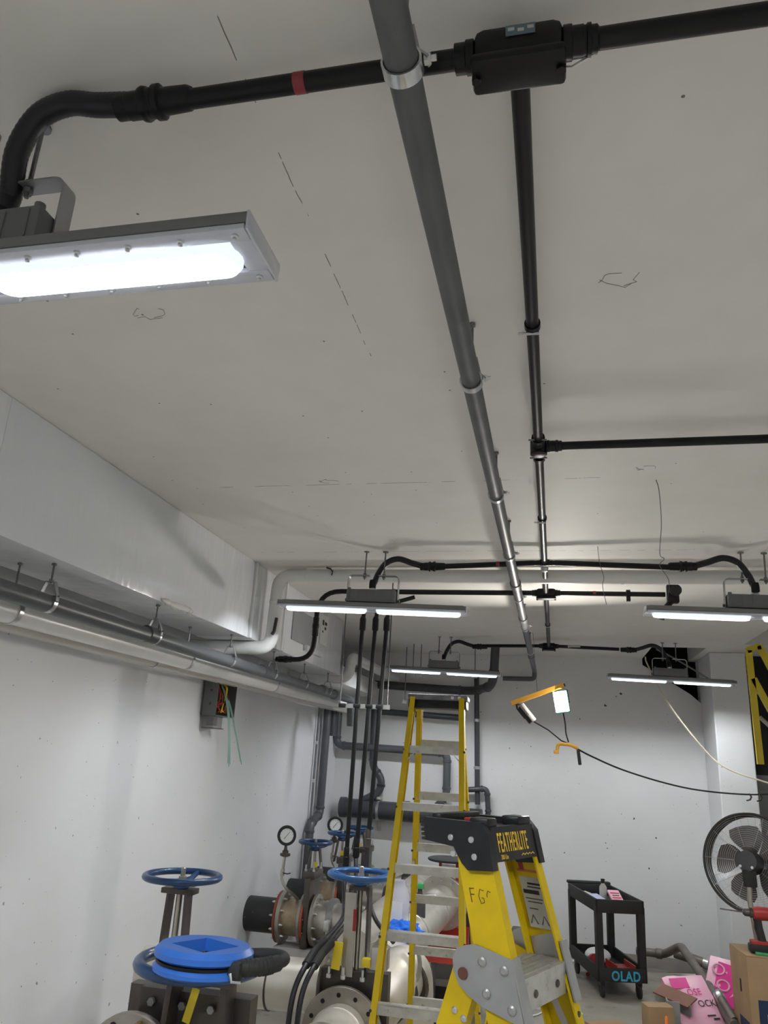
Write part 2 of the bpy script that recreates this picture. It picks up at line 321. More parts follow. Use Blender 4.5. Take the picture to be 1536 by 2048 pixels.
struct('wall_left', slab(XL-.2, XL, YN, YB+.2, 0, ZC), M_WALL_L)
# back wall, with a triangular breach under the chase next to the column
w = MB(); bx, bz = 1.2, 2.93
poly = [(XL, 0), (XR, 0), (XR, ZC), (1.84, ZC), (1.84, bz), (1.72, 3.04), (1.15, 3.40), (1.15, ZC), (XL, ZC)]
w.prism(poly, 0, .2); w.xf(Matrix(((1, 0, 0, 0), (0, 0, 1, YB), (0, 1, 0, 0), (0, 0, 0, 1))))
struct('wall_back', w, M_WALL_B)
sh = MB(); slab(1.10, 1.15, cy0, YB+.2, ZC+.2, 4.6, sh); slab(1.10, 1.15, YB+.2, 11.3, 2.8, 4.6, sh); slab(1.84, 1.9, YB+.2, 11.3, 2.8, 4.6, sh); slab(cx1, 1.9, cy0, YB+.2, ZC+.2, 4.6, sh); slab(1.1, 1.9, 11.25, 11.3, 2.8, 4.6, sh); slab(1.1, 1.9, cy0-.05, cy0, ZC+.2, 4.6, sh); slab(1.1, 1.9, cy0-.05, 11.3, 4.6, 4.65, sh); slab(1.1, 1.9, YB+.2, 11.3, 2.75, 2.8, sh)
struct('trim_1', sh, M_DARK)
struct('wall_right', slab(XR, XR+.2, YN, YB+.2, 0, ZC), M_WALL_B); struct('wall_front', slab(XL, XR, YN-.2, YN, 0, ZC), M_WALL_B)
colm = MB(); colm.box((2.04, 10.12, ZC/2), (.40, .76, ZC), bev=.012); struct('trim_2', colm, M_COLUMN)
dr = MB(); slab(2.24, 3.2, 10.02, 10.12, 0, 2.1, dr); struct('door_1', dr, mat('grey_door', (.2, .2, .205), .5))
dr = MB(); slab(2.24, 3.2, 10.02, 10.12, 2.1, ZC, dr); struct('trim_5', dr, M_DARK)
# roof hatch curb above the ceiling opening
h = MB(); slab(hx-.05, hx, hy0, hy1, ZC+.2, 4.3, h); slab(3., 3.05, hy0, hy1, ZC+.2, 4.3, h); slab(hx, 3., hy0-.05, hy0, ZC+.2, 4.3, h); slab(hx, 3., hy1, hy1+.05, ZC+.2, 4.3, h); slab(hx, 3., hy0, hy1, 4.3, 4.35, h)
struct('trim_3', h, M_WPIPE)
# thin darker overlay added at the far end; darker strip along the back wall
d = MB(); d.prism([(XL, 6.4), (XR, 6.4), (XR, 10.02), (1.84, 9.75), (XL, 9.96)], 0, .003); struct('trim_6', d, mat('added_floor_overlay', (.27, .25, .205), .6, var=.15, scale=3, bump=.3, bscale=30, dirt=(.13, .11, .085), dirt_amt=.46, dscale=2.2))  # overlay added so the rest of the floor stays pale for bounce light
d = MB(); d.prism([(XL, 9.95), (.45, 9.95), (.95, 9.72), (1.5, 9.9), (1.84, 9.75), (1.84, YB), (XL, YB)], 0, .004); struct('trim_4', d, M_DARKFLOOR)
# ================================================================ RECTANGULAR DUCT on the left
DX0, DX1, DZ = -2.66, -2.25, 2.89
duct = thing('rectangular_air_duct', 'long white rectangular sheet-metal duct along the top of the left wall', 'duct', (-2.45, 2.5, DZ))
for a, b in ((-3.2, -.4), (-.4, 2.5), (2.5, 5.33), (5.40, 6.05), (6.10, 7.95)):
    s = MB(); s.box(((DX0+DX1)/2, (a+b)/2, (DZ+ZC-.002)/2), (DX1-DX0, b-a, ZC-.002-DZ), bev=.003); s.build('duct_section', M_DUCT, duct)
for y in (5.365, 6.075):
    s = MB(); s.box(((DX0+DX1)/2, y, (DZ+ZC-.002)/2), (DX1-DX0+.03, .05, ZC-.002-DZ), bev=.004); s.build('flange', M_DUCT, duct)
s = MB(); s.box((DX1+.004, 6.62, 3.17), (.012, .66, .29), bev=.003); s.build('access_panel', M_GREYP, duct)['label'] = 'grey access panel'
s = MB(); s.box((DX1+.02, 6.9, 3.0), (.04, .5, .05)); s.build('panel_lip', M_DUCT, duct)
lab = MB(); lab.box((DX1+.003, 7.25, 3.26), (.004, .26, .30)); lab = lab.build('paper_label', M_WHITE, duct); lab['label'] = 'white paper sheet taped on the duct side'
for z, y, wv, hv in ((3.33, 7.2, .05, .05), (3.33, 7.29, .07, .03), (3.28, 7.28, .05, .025), (3.24, 7.2, .03, .02)):
    s = MB(); s.box((DX1+.006, y, z), (.002, wv, hv)); s.build('print', M_INK, lab)
s = MB(); s.sweep(spline([(-2.24, 3.98, 2.90), (-2.24, 4.15, 2.895), (-2.235, 4.3, 2.9), (-2.24, 4.36, 2.89)]), [.006, .014, .012, .02, .012, .014, .018, .022, .02, .024, .018, .02, .018, .02, .022, .016, .012, .02, .022, .018, .014, .02, .018, .014, .006], 8)
s.build('foam_sealant', M_WHITE, duct)['label'] = 'blob of white sealant on the duct edge'

# big white insulated pipe: along the ceiling, down past the duct, then to the wall
wp = thing('insulated_pipe', 'big white insulated pipe crossing under the ceiling and dropping past the duct', 'pipe', (-2.12, 5.52, 2.85))
s = MB(); s.sweep(fillet([(XR-.02, 5.55, 3.405), (-2.12, 5.53, 3.415), (-2.13, 5.52, 2.84), (XL+.01, 5.5, 2.835)], .11), .052, 18); s.build('pipe_jacket', M_WPIPE, wp)
for p, a in (((-1.9, 5.53, 3.415), (1, 0, 0)), ((.5, 5.545, 3.41), (1, 0, 0)), ((-2.125, 5.525, 3.2), (0, 0, 1))):
    s = MB(); s.lathe(V(p)-V(a)*.01, a, [(.0535, 0), (.055, .006), (.055, .014), (.0535, .02)], 18); s.build('jacket_band', M_WPIPE, wp)
s = MB(); s.ribbon([(-1.72, 5.49, 3.47), (-1.68, 5.47, 3.455), (-1.66, 5.47, 3.43), (-1.67, 5.475, 3.41)], (0, 0, 1), .012, .01); s.build('clip', M_RUBBER, wp)
s = MB(); s.ribbon([(-2.075, 5.44, 3.06), (-2.085, 5.44, 2.96), (-2.1, 5.44, 2.93)], (0, 1, 0), .02, .02); s.build('clip', M_RUBBER, wp)
wp2 = thing('insulated_pipe', 'white insulated pipe elbow at the far end of the duct near the back wall', 'pipe', (-2.3, 8.3, 2.9))
s = MB(); s.sweep(fillet([(-2.16, YB, 3.12), (-2.22, 8.3, 3.13), (-2.24, 8.28, 2.90), (XL+.01, 8.28, 2.90)], .09), .058, 18); s.build('pipe_jacket', M_WPIPE, wp2)
s = MB(); s.box((-2.62, 9.45, 2.95), (.5, 1.9, .20), bev=.006); tag(s.build('insulated_duct', M_WPIPE), 'low white boxed duct in the far left corner above the grey pipes', 'duct')

# ---------------------------------------------------------------- hangers
HP = {}
def hanger(kind, x, y, ztop, zc, r, label, group, faxis=0., strap_m=None):
    """rod from ztop, clevis yoke and strap around a pipe of radius r running along Y (faxis turns it)"""
    key = (kind, round(ztop-zc, 2), round(r, 3))
    if key in HP: return clone(HP[key], (x, y, zc), faxis, label, group)
    t = thing('pipe_hanger', label, 'hanger', (x, y, zc), faxis, group); W = dict(parent=t, world=False); R = r+.004; sm = strap_m or M_GALV
    s = MB(); s.cyl((0, 0, R+.045), (0, 0, ztop-zc), .005, n=8); s.build('rod', M_ROD, **W)
    s = MB(); s.lathe((0, 0, ztop-zc-.012), (0, 0, 1), [(.012, 0), (.012, .010)], 6); s.build('anchor_nut', M_ROD, **W)
    if kind == 'clevis':
        s = MB(); yk = [(-R-.002, 0, .005), (-R-.002, 0, R*.55), (-.022, 0, R+.05), (.022, 0, R+.05), (R+.002, 0, R*.55), (R+.002, 0, .005)]
        s.ribbon(yk, (0, 1, 0), .022, .005); s.build('yoke', M_BRACK, **W)
        s = MB(); s.ribbon([(R*math.cos(a), 0, R*math.sin(a)) for a in [PI*1.0+PI*k/14 for k in range(15)]], (0, 1, 0), .028, .004); s.build('strap', sm, **W)
        s = MB(); s.cyl((-R-.012, 0, R*.6), (R+.012, 0, R*.6), .004, n=8); s.build('cross_bolt', M_ROD, **W)
        s = MB(); s.lathe((0, 0, R+.052), (0, 0, 1), [(.011, 0), (.011, .009)], 6); s.build('nut', M_ROD, **W)
    else:                                  # ring hanger with a side clamp
        s = MB(); s.ribbon([(R*math.cos(a), 0, R*math.sin(a)) for a in [2*PI*k/24 for k in range(24)]], (0, 1, 0), .030, .004, closed=True); s.build('strap', sm, **W)
        s = MB(); s.ribbon([(-R*.72, 0, R*.72), (-.018, 0, R+.045), (.018, 0, R+.045), (R*.85, 0, R*.6), (R+.012, 0, R*.1)], (0, 1, 0), .024, .005); s.build('yoke', M_BRACK, **W)
        s = MB(); s.lathe((R+.004, 0, R*.25), (1, 0, 0), [(.011, 0), (.011, .012), (.006, .012), (.006, .022)], 6); s.build('clamp_bolt', M_GALV, **W)
    HP[key] = t; return t

# ---------------------------------------------------------------- overhead grey pipe
OX, OZ, OR = -.243, 3.264, .031
op = thing('overhead_pipe', 'long grey pipe hung below the ceiling running to the back wall', 'pipe', (OX, 4, OZ))
s = MB(); s.sweep(fillet([(OX, YN, OZ), (OX, 10.32, OZ), (OX, 10.36, 3.16), (-.66, 10.36, 3.155)], .05), OR, 16); s.build('pipe_run', M_OVER, op)
for y in (5.15, 6.45, 8.9):
    s = MB(); s.lathe((OX, y-.06, OZ), (0, 1, 0), [(OR, 0), (OR+.007, .004), (OR+.007, .116), (OR, .12)], 16); s.build('coupling', M_OVER, op)
hl = ['crossing the black conduit nearest the camera', 'above the middle of the ceiling', 'third along the overhead pipe', 'just before the white ceiling pipe', 'just past the white ceiling pipe', 'between the two far crossing conduits', 'farthest along the overhead pipe']
for y, l in zip((.995, 2.18, 3.29, 4.36, 5.6, 6.9, 8.5), hl): hanger('ring', OX, y, ZC, OZ, OR, 'zinc ring hanger on the overhead grey pipe, '+l, 'hangers of the overhead pipe')

# ---------------------------------------------------------------- pipes slung under the duct
gp = thing('pvc_pipe', 'dark grey pipe slung under the white duct along the left wall', 'pipe', (-2.32, 3, 2.70))
s = MB(); s.sweep(fillet([(-2.32, YN, 2.70), (-2.32, 8.75, 2.69), (-2.32, 8.8, 2.4), ], .08), .044, 16); s.build('pipe_run', M_PVC, gp)
for y in (4.03, 5.9, 7.6):
    s = MB(); s.lathe((-2.32, y-.05, 2.70), (0, 1, 0), [(.044, 0), (.051, .005), (.051, .095), (.044, .10)], 16); s.build('coupling', M_PVCL if y > 7 else M_PVCD, gp)
s = MB(); s.lathe((-2.32, 8.0, 2.69), (0, 1, 0), [(.044, 0), (.054, .005), (.054, .16), (.044, .165)], 16); s.build('coupling', M_PVCL, gp)
wq = thing('white_pipe', 'white pipe hung just behind the dark grey pipe under the duct', 'pipe', (-2.5, 3, 2.65))
s = MB(); s.cyl((-2.5, YN, 2.655), (-2.5, 9.2, 2.65), .058, n=18); s.build('pipe_run', M_WPIPE, wq)
bq = thing('beige_conduit_pair', 'pair of beige conduits closest to the left wall under the duct', 'conduit', (-2.74, 3, 2.63))
s = MB(); s.cyl((-2.70, YN, 2.64), (-2.70, 10.0, 2.64), .045, n=14); s.build('conduit', M_BEIGE, bq)
s = MB(); s.cyl((-2.82, YN, 2.64), (-2.82, 10.0, 2.64), .03, n=12); s.build('conduit', M_BEIGE, bq)
for i, y in enumerate((3.07, 4.08, 5.2, 6.1, 6.95, 7.75)):
    l = ['nearest the camera', 'second from the camera', 'above the open junction box', 'fourth from the camera', 'fifth from the camera', 'farthest from the camera'][i]
    hanger('clevis', -2.32, y, DZ, 2.70, .044, 'steel clevis hanger on the dark grey pipe under the duct, '+l, 'hangers under the duct')
for i, y in enumerate((3.06, 4.88, 6.62)):
    l = ['nearest the camera', 'above the open junction box', 'past the open junction box'][i]
    hanger('clevis', -2.5, y, DZ, 2.655, .058, 'steel clevis hanger on the white pipe under the duct, '+l, 'hangers under the duct')
for i, y in enumerate((3.05, 4.80)):
    l = ['nearest the camera', 'above the open junction box'][i]
    hanger('clevis', -2.70, y, ZC, 2.64, .045, 'steel clevis hanger on the beige conduit beside the left wall, '+l, 'hangers under the duct')

# ================================================================ BLACK COATED CONDUIT
TX, TZ, TR = -.045, 3.40, .019
def hub(mb, o, ax, r0=.028, ln=.035): mb.lathe(o, ax, [(TR, 0), (r0, .003), (r0, ln*.45), (r0*.9, ln*.5), (r0*.9, ln), (TR, ln+.002)], 16)
def run(name, label, path, r=TR, bands=(), couplings=(), m=None, rad=.12):
    t = thing(name, label, 'conduit', V(path[len(path)//2])); p = fillet(path, rad) if len(path) > 2 else path
    s = MB(); s.sweep(p, r, 14); s.build('conduit', m or M_BLACK, t)
    for (c, a) in bands:
        s = MB(); s.lathe(V(c)-V(a)*.012, a, [(r+.0008, 0), (r+.0008, .024)], 16); s.build('tape_band', M_RED, t)['label'] = 'red tape band'
    for (c, a, ln) in couplings:
        s = MB(); s.lathe(V(c)-V(a)*ln/2, a, [(r, 0), (r+.006, .004), (r+.006, ln*.4), (r+.009, ln*.45), (r+.009, ln*.62), (r+.005, ln*.66), (r+.005, ln-.004), (r, ln)], 16); s.build('coupling', M_BLACK, t)
    return t
YT = [1.115, 3.06, 5.085, 6.06, 8.98]
for (a, b), l in zip(((YT[0], YT[1]), (YT[1], YT[2]), (YT[2], YT[3]), (YT[3], YT[4])), ('from the big tee overhead to the round tee', 'between the round tee and the mid ceiling lights', 'short stretch just past the mid ceiling lights', 'farthest stretch towards the far ceiling lights')):
    t = run('trunk_conduit', 'black conduit along the ceiling, '+l, [(TX, a+.06, TZ), (TX, b-.05, TZ)], TR+.0005)
    for y in [a+.5*(b-a)]:
        s = MB(); s.ring((TX, y-.012, TZ), (0, 1, 0), TR, TR+.006, .024, 16); s.build('clamp', M_BLACK, t)
        s = MB(); s.cyl((TX-.045, y+.012, TZ-.022), (TX+.02, y+.012, TZ-.024), .005, n=8); s.build('clamp_bolt', M_GALV, t)
        s = MB(); s.cyl((TX, y, TZ+.02), (TX, y, ZC), .008, n=8); s.build('standoff', M_BLACK, t)
def tee(label, x, y, z, sc=1., w=.16, legs=True, cover=True, front=True, back=True):
    """conduit body: rounded box with gasketed cover underneath and threaded hubs"""
    t = thing('conduit_body', label, 'conduit body', (x, y, z), 0, 'black conduit bodies'); W = dict(parent=t, world=False)
    s = MB(); s.box((0, 0, .002), (w*sc, .062*sc, .072*sc), bev=.02*sc); s.build('body', M_BLACK, **W)
    if cover:
        s = MB(); s.box((0, 0, -.044*sc), (w*sc*1.02, .078*sc, .022*sc), bev=.008*sc); s.build('cover', M_BLACK, **W)
        for sx in (-1, 1):
            s = MB(); s.lathe((sx*w*sc*.46, 0, -.062*sc), (0, 0, 1), [(.009*sc, 0), (.009*sc, .012*sc), (.006*sc, .02*sc)], 6); s.build('cover_screw', M_BLACK, **W)
    for sx in (-1, 1):
        s = MB(); hub(s, (sx*w*sc*.47, 0, 0), (sx, 0, 0), .030*sc, .04); s.build('hub', M_BLACK, **W)
    if front: s = MB(); hub(s, (0, -.03*sc, 0), (0, -1, 0), .028*sc, .035); s.build('hub', M_BLACK, **W)
    if back: s = MB(); hub(s, (0, .03*sc, 0), (0, 1, 0), .028*sc, .035); s.build('hub', M_BLACK, **W)
    return t
t1 = tee('big black conduit tee overhead with a bluish sticker on its side', TX, YT[0], TZ, 1.05, .165, front=False)
s = MB(); s.box((TX+.005, YT[0]-.0345, TZ+.012), (.055, .002, .026), bev=.0008); lb = s.build('sticker', mat('blue_grey_sticker', (.10, .16, .20), .3), t1); lb['label'] = 'faded blue-grey sticker'
for k in range(3):
    s = MB(); s.box((TX-.012+k*.018, YT[0]-.036, TZ+.014-.004*(k % 2)), (.012, .001, .008)); s.build('print', M_LABEL, lb)
s = MB(); s.sweep([(TX+.075, YT[0]+.03, TZ-.022), (TX+.1, YT[0]+.032, TZ-.024), (TX+.15, YT[0]+.01, TZ-.018)], .003, 6); s.build('bonding_wire', M_GALV, t1)
t2 = thing('conduit_body', 'small round black conduit tee on the ceiling run, feeding the branch to the right', 'conduit body', (TX, YT[1], TZ), 0, 'black conduit bodies')
s = MB(); s.lathe((TX, YT[1], TZ-.04), (0, 0, 1), [(.03, 0), (.036, .004), (.036, .066), (.03, .07)], 20); s.build('body', M_BLACK, t2)
for a in ((0, -1, 0), (0, 1, 0), (1, 0, 0)):
    s = MB(); hub(s, V((TX, YT[1], TZ))+V(a)*.03, a); s.build('hub', M_BLACK, t2)
for dy in (-.10, .10):
    s = MB(); s.ring((TX, YT[1]+dy, TZ), (0, 1, 0), TR, TR+.009, .03, 14); s.build('clamp', M_BLACK, t2)
    s = MB(); s.cyl((TX-.04, YT[1]+dy, TZ-.01), (TX+.035, YT[1]+dy, TZ-.012), .004, n=6); s.build('clamp_bolt', M_ROD, t2)
t3 = tee('black conduit tee between the two mid ceiling lights', TX, YT[2], TZ, .62, .12, cover=False)
s = MB(); s.lathe((TX, YT[2], TZ-.03), (0, 0, -1), [(.022, 0), (.026, .006), (.02, .03), (.008, .034)], 12); s.build('drain_plug', M_GALV, t3)
tee('black conduit box with cover legs, past the mid ceiling lights', TX, YT[3], TZ, .95, .16)
tee('black conduit box with cover legs, between the two far ceiling lights', TX, YT[4], TZ, .95, .16)
run('cross_conduit', 'black conduit with a red tape band, left of the big tee overhead', [(TX-.11, YT[0], TZ), (-.79, YT[0], TZ)], .0205, bands=[((-.485, YT[0], TZ), (1, 0, 0))])
run('cross_conduit', 'black conduit right of the big tee overhead', [(TX+.11, YT[0], TZ), (1.0, YT[0], TZ)], .0205, couplings=[((TX+.13, YT[0], TZ), (1, 0, 0), .04)])
run('cross_conduit', 'black conduit branching right from the small round tee', [(TX+.05, YT[1], TZ), (3.0, YT[1], TZ)], .0185, couplings=[((TX+.075, YT[1], TZ), (1, 0, 0), .05)])
run('cross_conduit', 'black conduit feeding the mid left ceiling light', [(TX-.07, YT[2], TZ), (-.79, YT[2], 3.375)], bands=[((-.36, YT[2], 3.392), (1, 0, 0))])
run('cross_conduit', 'black conduit feeding the mid right ceiling light', [(TX+.07, YT[2], TZ), (.76, YT[2], 3.37)])
run('cross_conduit', 'black conduit behind the mid left light, bending down to the junction box', [(TX-.1, YT[3], TZ), (-1.95, YT[3], TZ+.005), (-1.96, YT[3], 2.82), (-2.28, YT[3], 2.82)], .021, couplings=[((-1.955, YT[3], 3.1), (0, 0, 1), .16), ((-2.2, YT[3], 2.82), (1, 0, 0), .12)], rad=.2)
t = run('cross_conduit', 'black conduit with a red band ending at the horn strobe', [(TX+.1, YT[3], TZ), (.86, YT[3], TZ-.005)], bands=[((.33, YT[3], TZ), (1, 0, 0))])
s = MB(); s.ring((.57, YT[3], TZ), (1, 0, 0), TR, TR+.012, .03, 14); s.box((.585, YT[3], TZ-.045), (.03, .03, .03)); s.build('clamp', M_BLACK, t)
run('cross_conduit', 'black conduit feeding the far left ceiling light', [(TX-.1, YT[4], TZ), (-.86, YT[4], 3.385)])
t = run('cross_conduit', 'black conduit with a white label feeding the far right ceiling light', [(TX+.1, YT[4], TZ), (.74, YT[4], 3.38)])
s = MB(); s.lathe((.17, YT[4], TZ-.002), (1, 0, 0), [(TR+.001, 0), (TR+.001, .14)], 16); s.build('label_wrap', M_LABEL, t)['label'] = 'whitish wrap label'
# horn strobe at the end of the fourth conduit
t = thing('horn_strobe', 'small black horn device at the end of the red banded conduit', 'alarm', (.92, YT[3], 3.3))
s = MB(); s.box((.915, YT[3], 3.40), (.09, .06, .15), bev=.015); s.build('body', M_BLACK, t)
s = MB(); s.lathe((.93, YT[3]-.02, 3.42), (0, -1, 0), [(.03, 0), (.045, .02), (.045, .04), (.03, .045)], 16); s.build('dome', M_RUBBER, t)
s = MB(); s.sweep([(.90, YT[3], 3.34), (.84, YT[3], 3.27), (.82, YT[3], 3.2)], .022, 12); s.build('arm', M_BLACK, t)

# ================================================================ LED FIXTURES
FZ = 3.05
def fixture(loc, label, near=False, group='linear LED ceiling lights'):
    t = thing('linear_led_light', label, 'light fixture', loc, 0, group); W = dict(parent=t, world=False)
    s = MB(); s.box((0, 0, .030), (1.34, .172, .026), bev=.003)
    s.box((0, 0, .047), (1.30, .10, .012), bev=.003)
    hs = s.build('housing', M_ALU, **W)
    for sx in (-1, 1):
        s = MB(); s.box((sx*.672, 0, .022), (.006, .176, .044), bev=.002); s.build('end_plate', M_BEZEL, **W)
    bz = MB()
    for sy in (-1, 1): bz.box((0, sy*.067, .009), (1.332, .038, .012), bev=.002)
    for x, w_ in ((-.645, .05), (0, .07), (.645, .05)): bz.box((x, 0, .011), (w_, .13, .012), bev=.002)
    bz = bz.build('bezel', M_BEZEL, **W)
    for sx in (-1, 1):
        def stad(hw, a, b, n=10): return circ(hw, n, -PI/2, PI/2, b-hw, 0)+circ(hw, n, PI/2, 3*PI/2, a+hw, 0)
        o = MB(); pr = stad(.049, .035, .628); inn = stad(.041, .043, .620); n = len(pr)
        o.add([(sx*x, y, .016) for x, y in pr]+[(sx*x, y, -.002) for x, y in pr]+[(sx*x, y, -.014) for x, y in inn]+[(sx*x, y, .012) for x, y in stad(.036, .048, .615)],
              [(k*n+i, k*n+(i+1) % n, (k+1)*n+(i+1) % n, (k+1)*n+i) for k in range(3) for i in range(n)]+[tuple(3*n+i for i in range(n))])
        ln = o.build('lens', M_LENS, **W)
        o = MB(); o.box((sx*.33, -.013, .008), (.53, .032, .008), bev=.002); o.build('led_strip', M_LED, parent=ln, world=False)
        if near:
            o = MB()
            for k in range(40): o.sweep([(sx*(.06+k*.0138), .008, .009), (sx*(.064+k*.0138), .020, .003), (sx*(.06+k*.0138), .034, .009)], .0018, 5)
            rb = o.build('lens_ribs', M_BEZEL, parent=ln, world=False)
    if near:
        s = MB(); s.lathe((0, 0, 0), (0, 0, -1), [(.0075, 0), (.0075, .004), (.005, .006), (.005, .010), (.003, .011)], 10); sc0 = s.build('screw', M_GALV, **W)
        sc0.location = (-.64, -.066, .003)
        for sy in (-1, 1):
            for k in range(12):
                if sy == -1 and k == 0: continue
                inst(sc0, t, (-.64+k*1.28/11, sy*.066, .003))
    s = MB(); s.box((0, 0, .097), (.35, .13, .088), bev=.006); bx_ = s.build('driver_box', M_ALUBOX, **W)
    for k in range(6):
        s = MB(); s.box((-.15+k*.06, -.066, .095), (.004, .004, .07)); s.build('fin', M_ALUBOX, parent=bx_, world=False)
    for sx in (-1, 1):
        s = MB(); s.cyl((sx*.16, -.05, .14), (sx*.16, -.05, .152), .012, n=10); s.build('lug', M_ALUBOX, parent=bx_, world=False)
    s = MB(); s.ribbon(fillet([(-.182, 0, .06), (-.182, 0, .252), (-.035, 0, .252)], .035, 5), (0, 1, 0), .045, .004)
    s.ribbon(fillet([(.182, 0, .06), (.182, 0, .252), (.035, 0, .252)], .035, 5), (0, 1, 0), .045, .004); s.build('mounting_bracket', M_BRACK, **W)
    for sx in (-1, 1):
        s = MB(); s.cyl((sx*.07, 0, .225), (sx*.07, 0, ZC-FZ), .0055, n=8); s.lathe((sx*.07, 0, ZC-FZ-.006), (0, 0, 1), [(.02, 0), (.02, .006)], 12); rd = s.build('hanger_rod', M_ROD, **W)
        s = MB(); s.lathe((sx*.07, 0, .236), (0, 0, 1), [(.012, 0), (.012, .012)], 6); s.lathe((sx*.07, 0, .256), (0, 0, 1), [(.012, 0), (.012, .012)], 6); s.build('nut', M_ROD, parent=rd, world=False)
        s = MB(); s.lathe((sx*.184, 0, .075), (sx, 0, 0), [(.011, 0), (.011, .012)], 6); s.build('bracket_bolt', M_ROD, **W)
    s = MB(); s.lathe((0, 0, .14), (0, 0, 1), [(.024, 0), (.024, .02), (.021, .022), (.021, .04), (.016, .045)], 14); s.build('cable_gland', M_GALV, **W)
    return t
LX, RX = -1.235, 1.262
fixture((LX, 1.2, FZ), 'bright linear LED light close overhead at upper left', near=True)
F0 = fixture((LX, 5.06, FZ), 'linear LED light hanging mid-room left, in front of the white pipe drop'); F0.rotation_euler = (0, math.radians(1.6), 0)
for loc, l in (((RX, 5.1, FZ-.01), 'linear LED light hanging mid-room right, cut by the picture edge'), ((LX-.03, 8.95, FZ), 'linear LED light far left, above the tall yellow ladder'), ((RX, 8.95, FZ-.02), 'linear LED light far right, in front of the dark chase opening'),
               ((RX, 1.2, FZ), 'added unseen linear LED light close overhead on the right, outside the picture'), ((LX, -2.7, FZ), 'added unseen linear LED light on the left behind the camera'), ((RX, -2.7, FZ), 'added unseen linear LED light on the right behind the camera')):  # last three: unseen fixtures added at the row spacing to carry room light
    c = clone(F0, loc, 0, l); c.rotation_euler = (0, math.radians(1.6 if loc[1] > 4 else 0), 0)
def flex(label, pts, conn, cdir):
    t = thing('flexible_conduit', label, 'conduit', pts[len(pts)//2], 0, 'black flexible conduits to the lights')
    s = MB(); p = spline(pts, 14); rr = .0255 if pts[0][1] < 2 else .021; s.sweep(p, [rr+.0009*(i % 2) for i in range(len(p))], 12); s.build('jacket', M_BLACKFLEX, t)
    s = MB(); s.lathe(conn, cdir, [(.020, -.03), (.027, -.026), (.027, .0), (.029, .002), (.029, .03), (.034, .033), (.036, .04), (.034, .047), (.031, .05), (.031, .062), (.036, .066), (.036, .078), (.028, .082), (.026, .14), (.021, .15)], 20); s.build('connector', M_BLACK, t)
    e = V(pts[-1]); s = MB(); s.lathe(e-V((0, 0, .03)), (0, 0, 1), [(.021, 0), (.025, .004), (.025, .04), (.021, .06)], 14); s.build('end_fitting', M_BLACK, t)
for (fx, y, s_, fz, l) in ((LX, 1.115, 1, FZ, 'ribbed black flexible conduit curving into the near left light'), (LX, 5.085, 1, FZ, 'black flexible conduit looping into the mid left light'), (RX, 5.09, -1, FZ-.01, 'black flexible conduit looping into the mid right light'), (LX-.03, 8.98, 1, FZ, 'black flexible conduit looping into the far left light'), (RX, 8.98, -1, FZ-.02, 'black flexible conduit looping into the far right light')):
    yb = y+.08 if y < 2 else y-.03
    zj = TZ if y < 2 else 3.372
    pts = [(fx+s_*.36, y, zj+.01), (fx+s_*.28, y, zj+.022), (fx+s_*.20, y+.005, zj+.045), (fx+s_*.12, y+.015, zj+.03), (fx+s_*.06, y+.04, zj-.035), (fx+s_*.03, yb, 3.29), (fx+s_*.02, yb, fz+.19)] if y < 2 else \
          [(fx+s_*.36, y, zj+.004), (fx+s_*.27, y, zj+.03), (fx+s_*.17, y, zj+.06), (fx+s_*.085, y, zj+.03), (fx+s_*.03, y, zj-.05), (fx+s_*.006, y, zj-.11), (fx, yb, fz+.19)]
    flex(l, pts, (fx+s_*.36, y, zj+.004), (s_, 0, 0))

# ================================================================ JUNCTION BOX on the left wall, with loose wires
jb = thing('junction_box', 'open grey junction box full of wires on the left wall', 'junction box', (-2.87, 6.3, 2.48))
# open-fronted enclosure: the opening faces the room (+X); a door hinged at its near edge stands half open
bx0, bx1, by0, by1, bz0, bz1 = -2.93, -2.80, 6.12, 6.52, 2.34, 2.66
s = MB(); slab(bx0, bx0+.008, by0, by1, bz0, bz1, s)
for a in ((bx0, bx1, by0, by0+.008, bz0, bz1), (bx0, bx1, by1-.008, by1, bz0, bz1), (bx0, bx1, by0, by1, bz0, bz0+.008), (bx0, bx1, by0, by1, bz1-.008, bz1)): slab(*a, s)
s.build('enclosure', M_GBOX, jb); s = MB(); slab(bx0+.008, bx0+.014, by0+.02, by1-.02, bz0+.02, bz1-.02, s); s.build('back_plate', M_DARK, jb)
dr_ = jb
for z in (2.44, 2.55):
    s = MB(); s.lathe((-2.86, by0+.001, z), (0, -1, 0), [(.012, 0), (.012, .003)], 10); s.build('knockout', M_DARKGREY, dr_)
s = MB(); s.box((bx0+.02, by0+.28, 2.60), (.006, .06, .045)); s.build('white_label', M_WHITE, jb)
rnd = random.Random(3)
for k in range(16):
    y0 = by0+.12+rnd.uniform(0, .14); m_ = (M_COPPER, M_REDP, M_BLACK, M_TAG, M_RED, M_ORANGE)[k % 6]
    pts = [(bx0+.02+rnd.uniform(0, .05), y0, 2.64-rnd.uniform(0, .04)), (bx1-.02+rnd.uniform(-.04, .02), y0+rnd.uniform(-.05, .05), 2.53+rnd.uniform(-.05, .05)), (bx0+.05+rnd.uniform(0, .05), y0+rnd.uniform(-.04, .06), 2.42+rnd.uniform(-.04, .04)), (bx1-.03, y0+rnd.uniform(-.05, .05), 2.38)]
    s = MB(); s.sweep(spline(pts, 5), .0055, 6); s.build('wire', m_, jb)
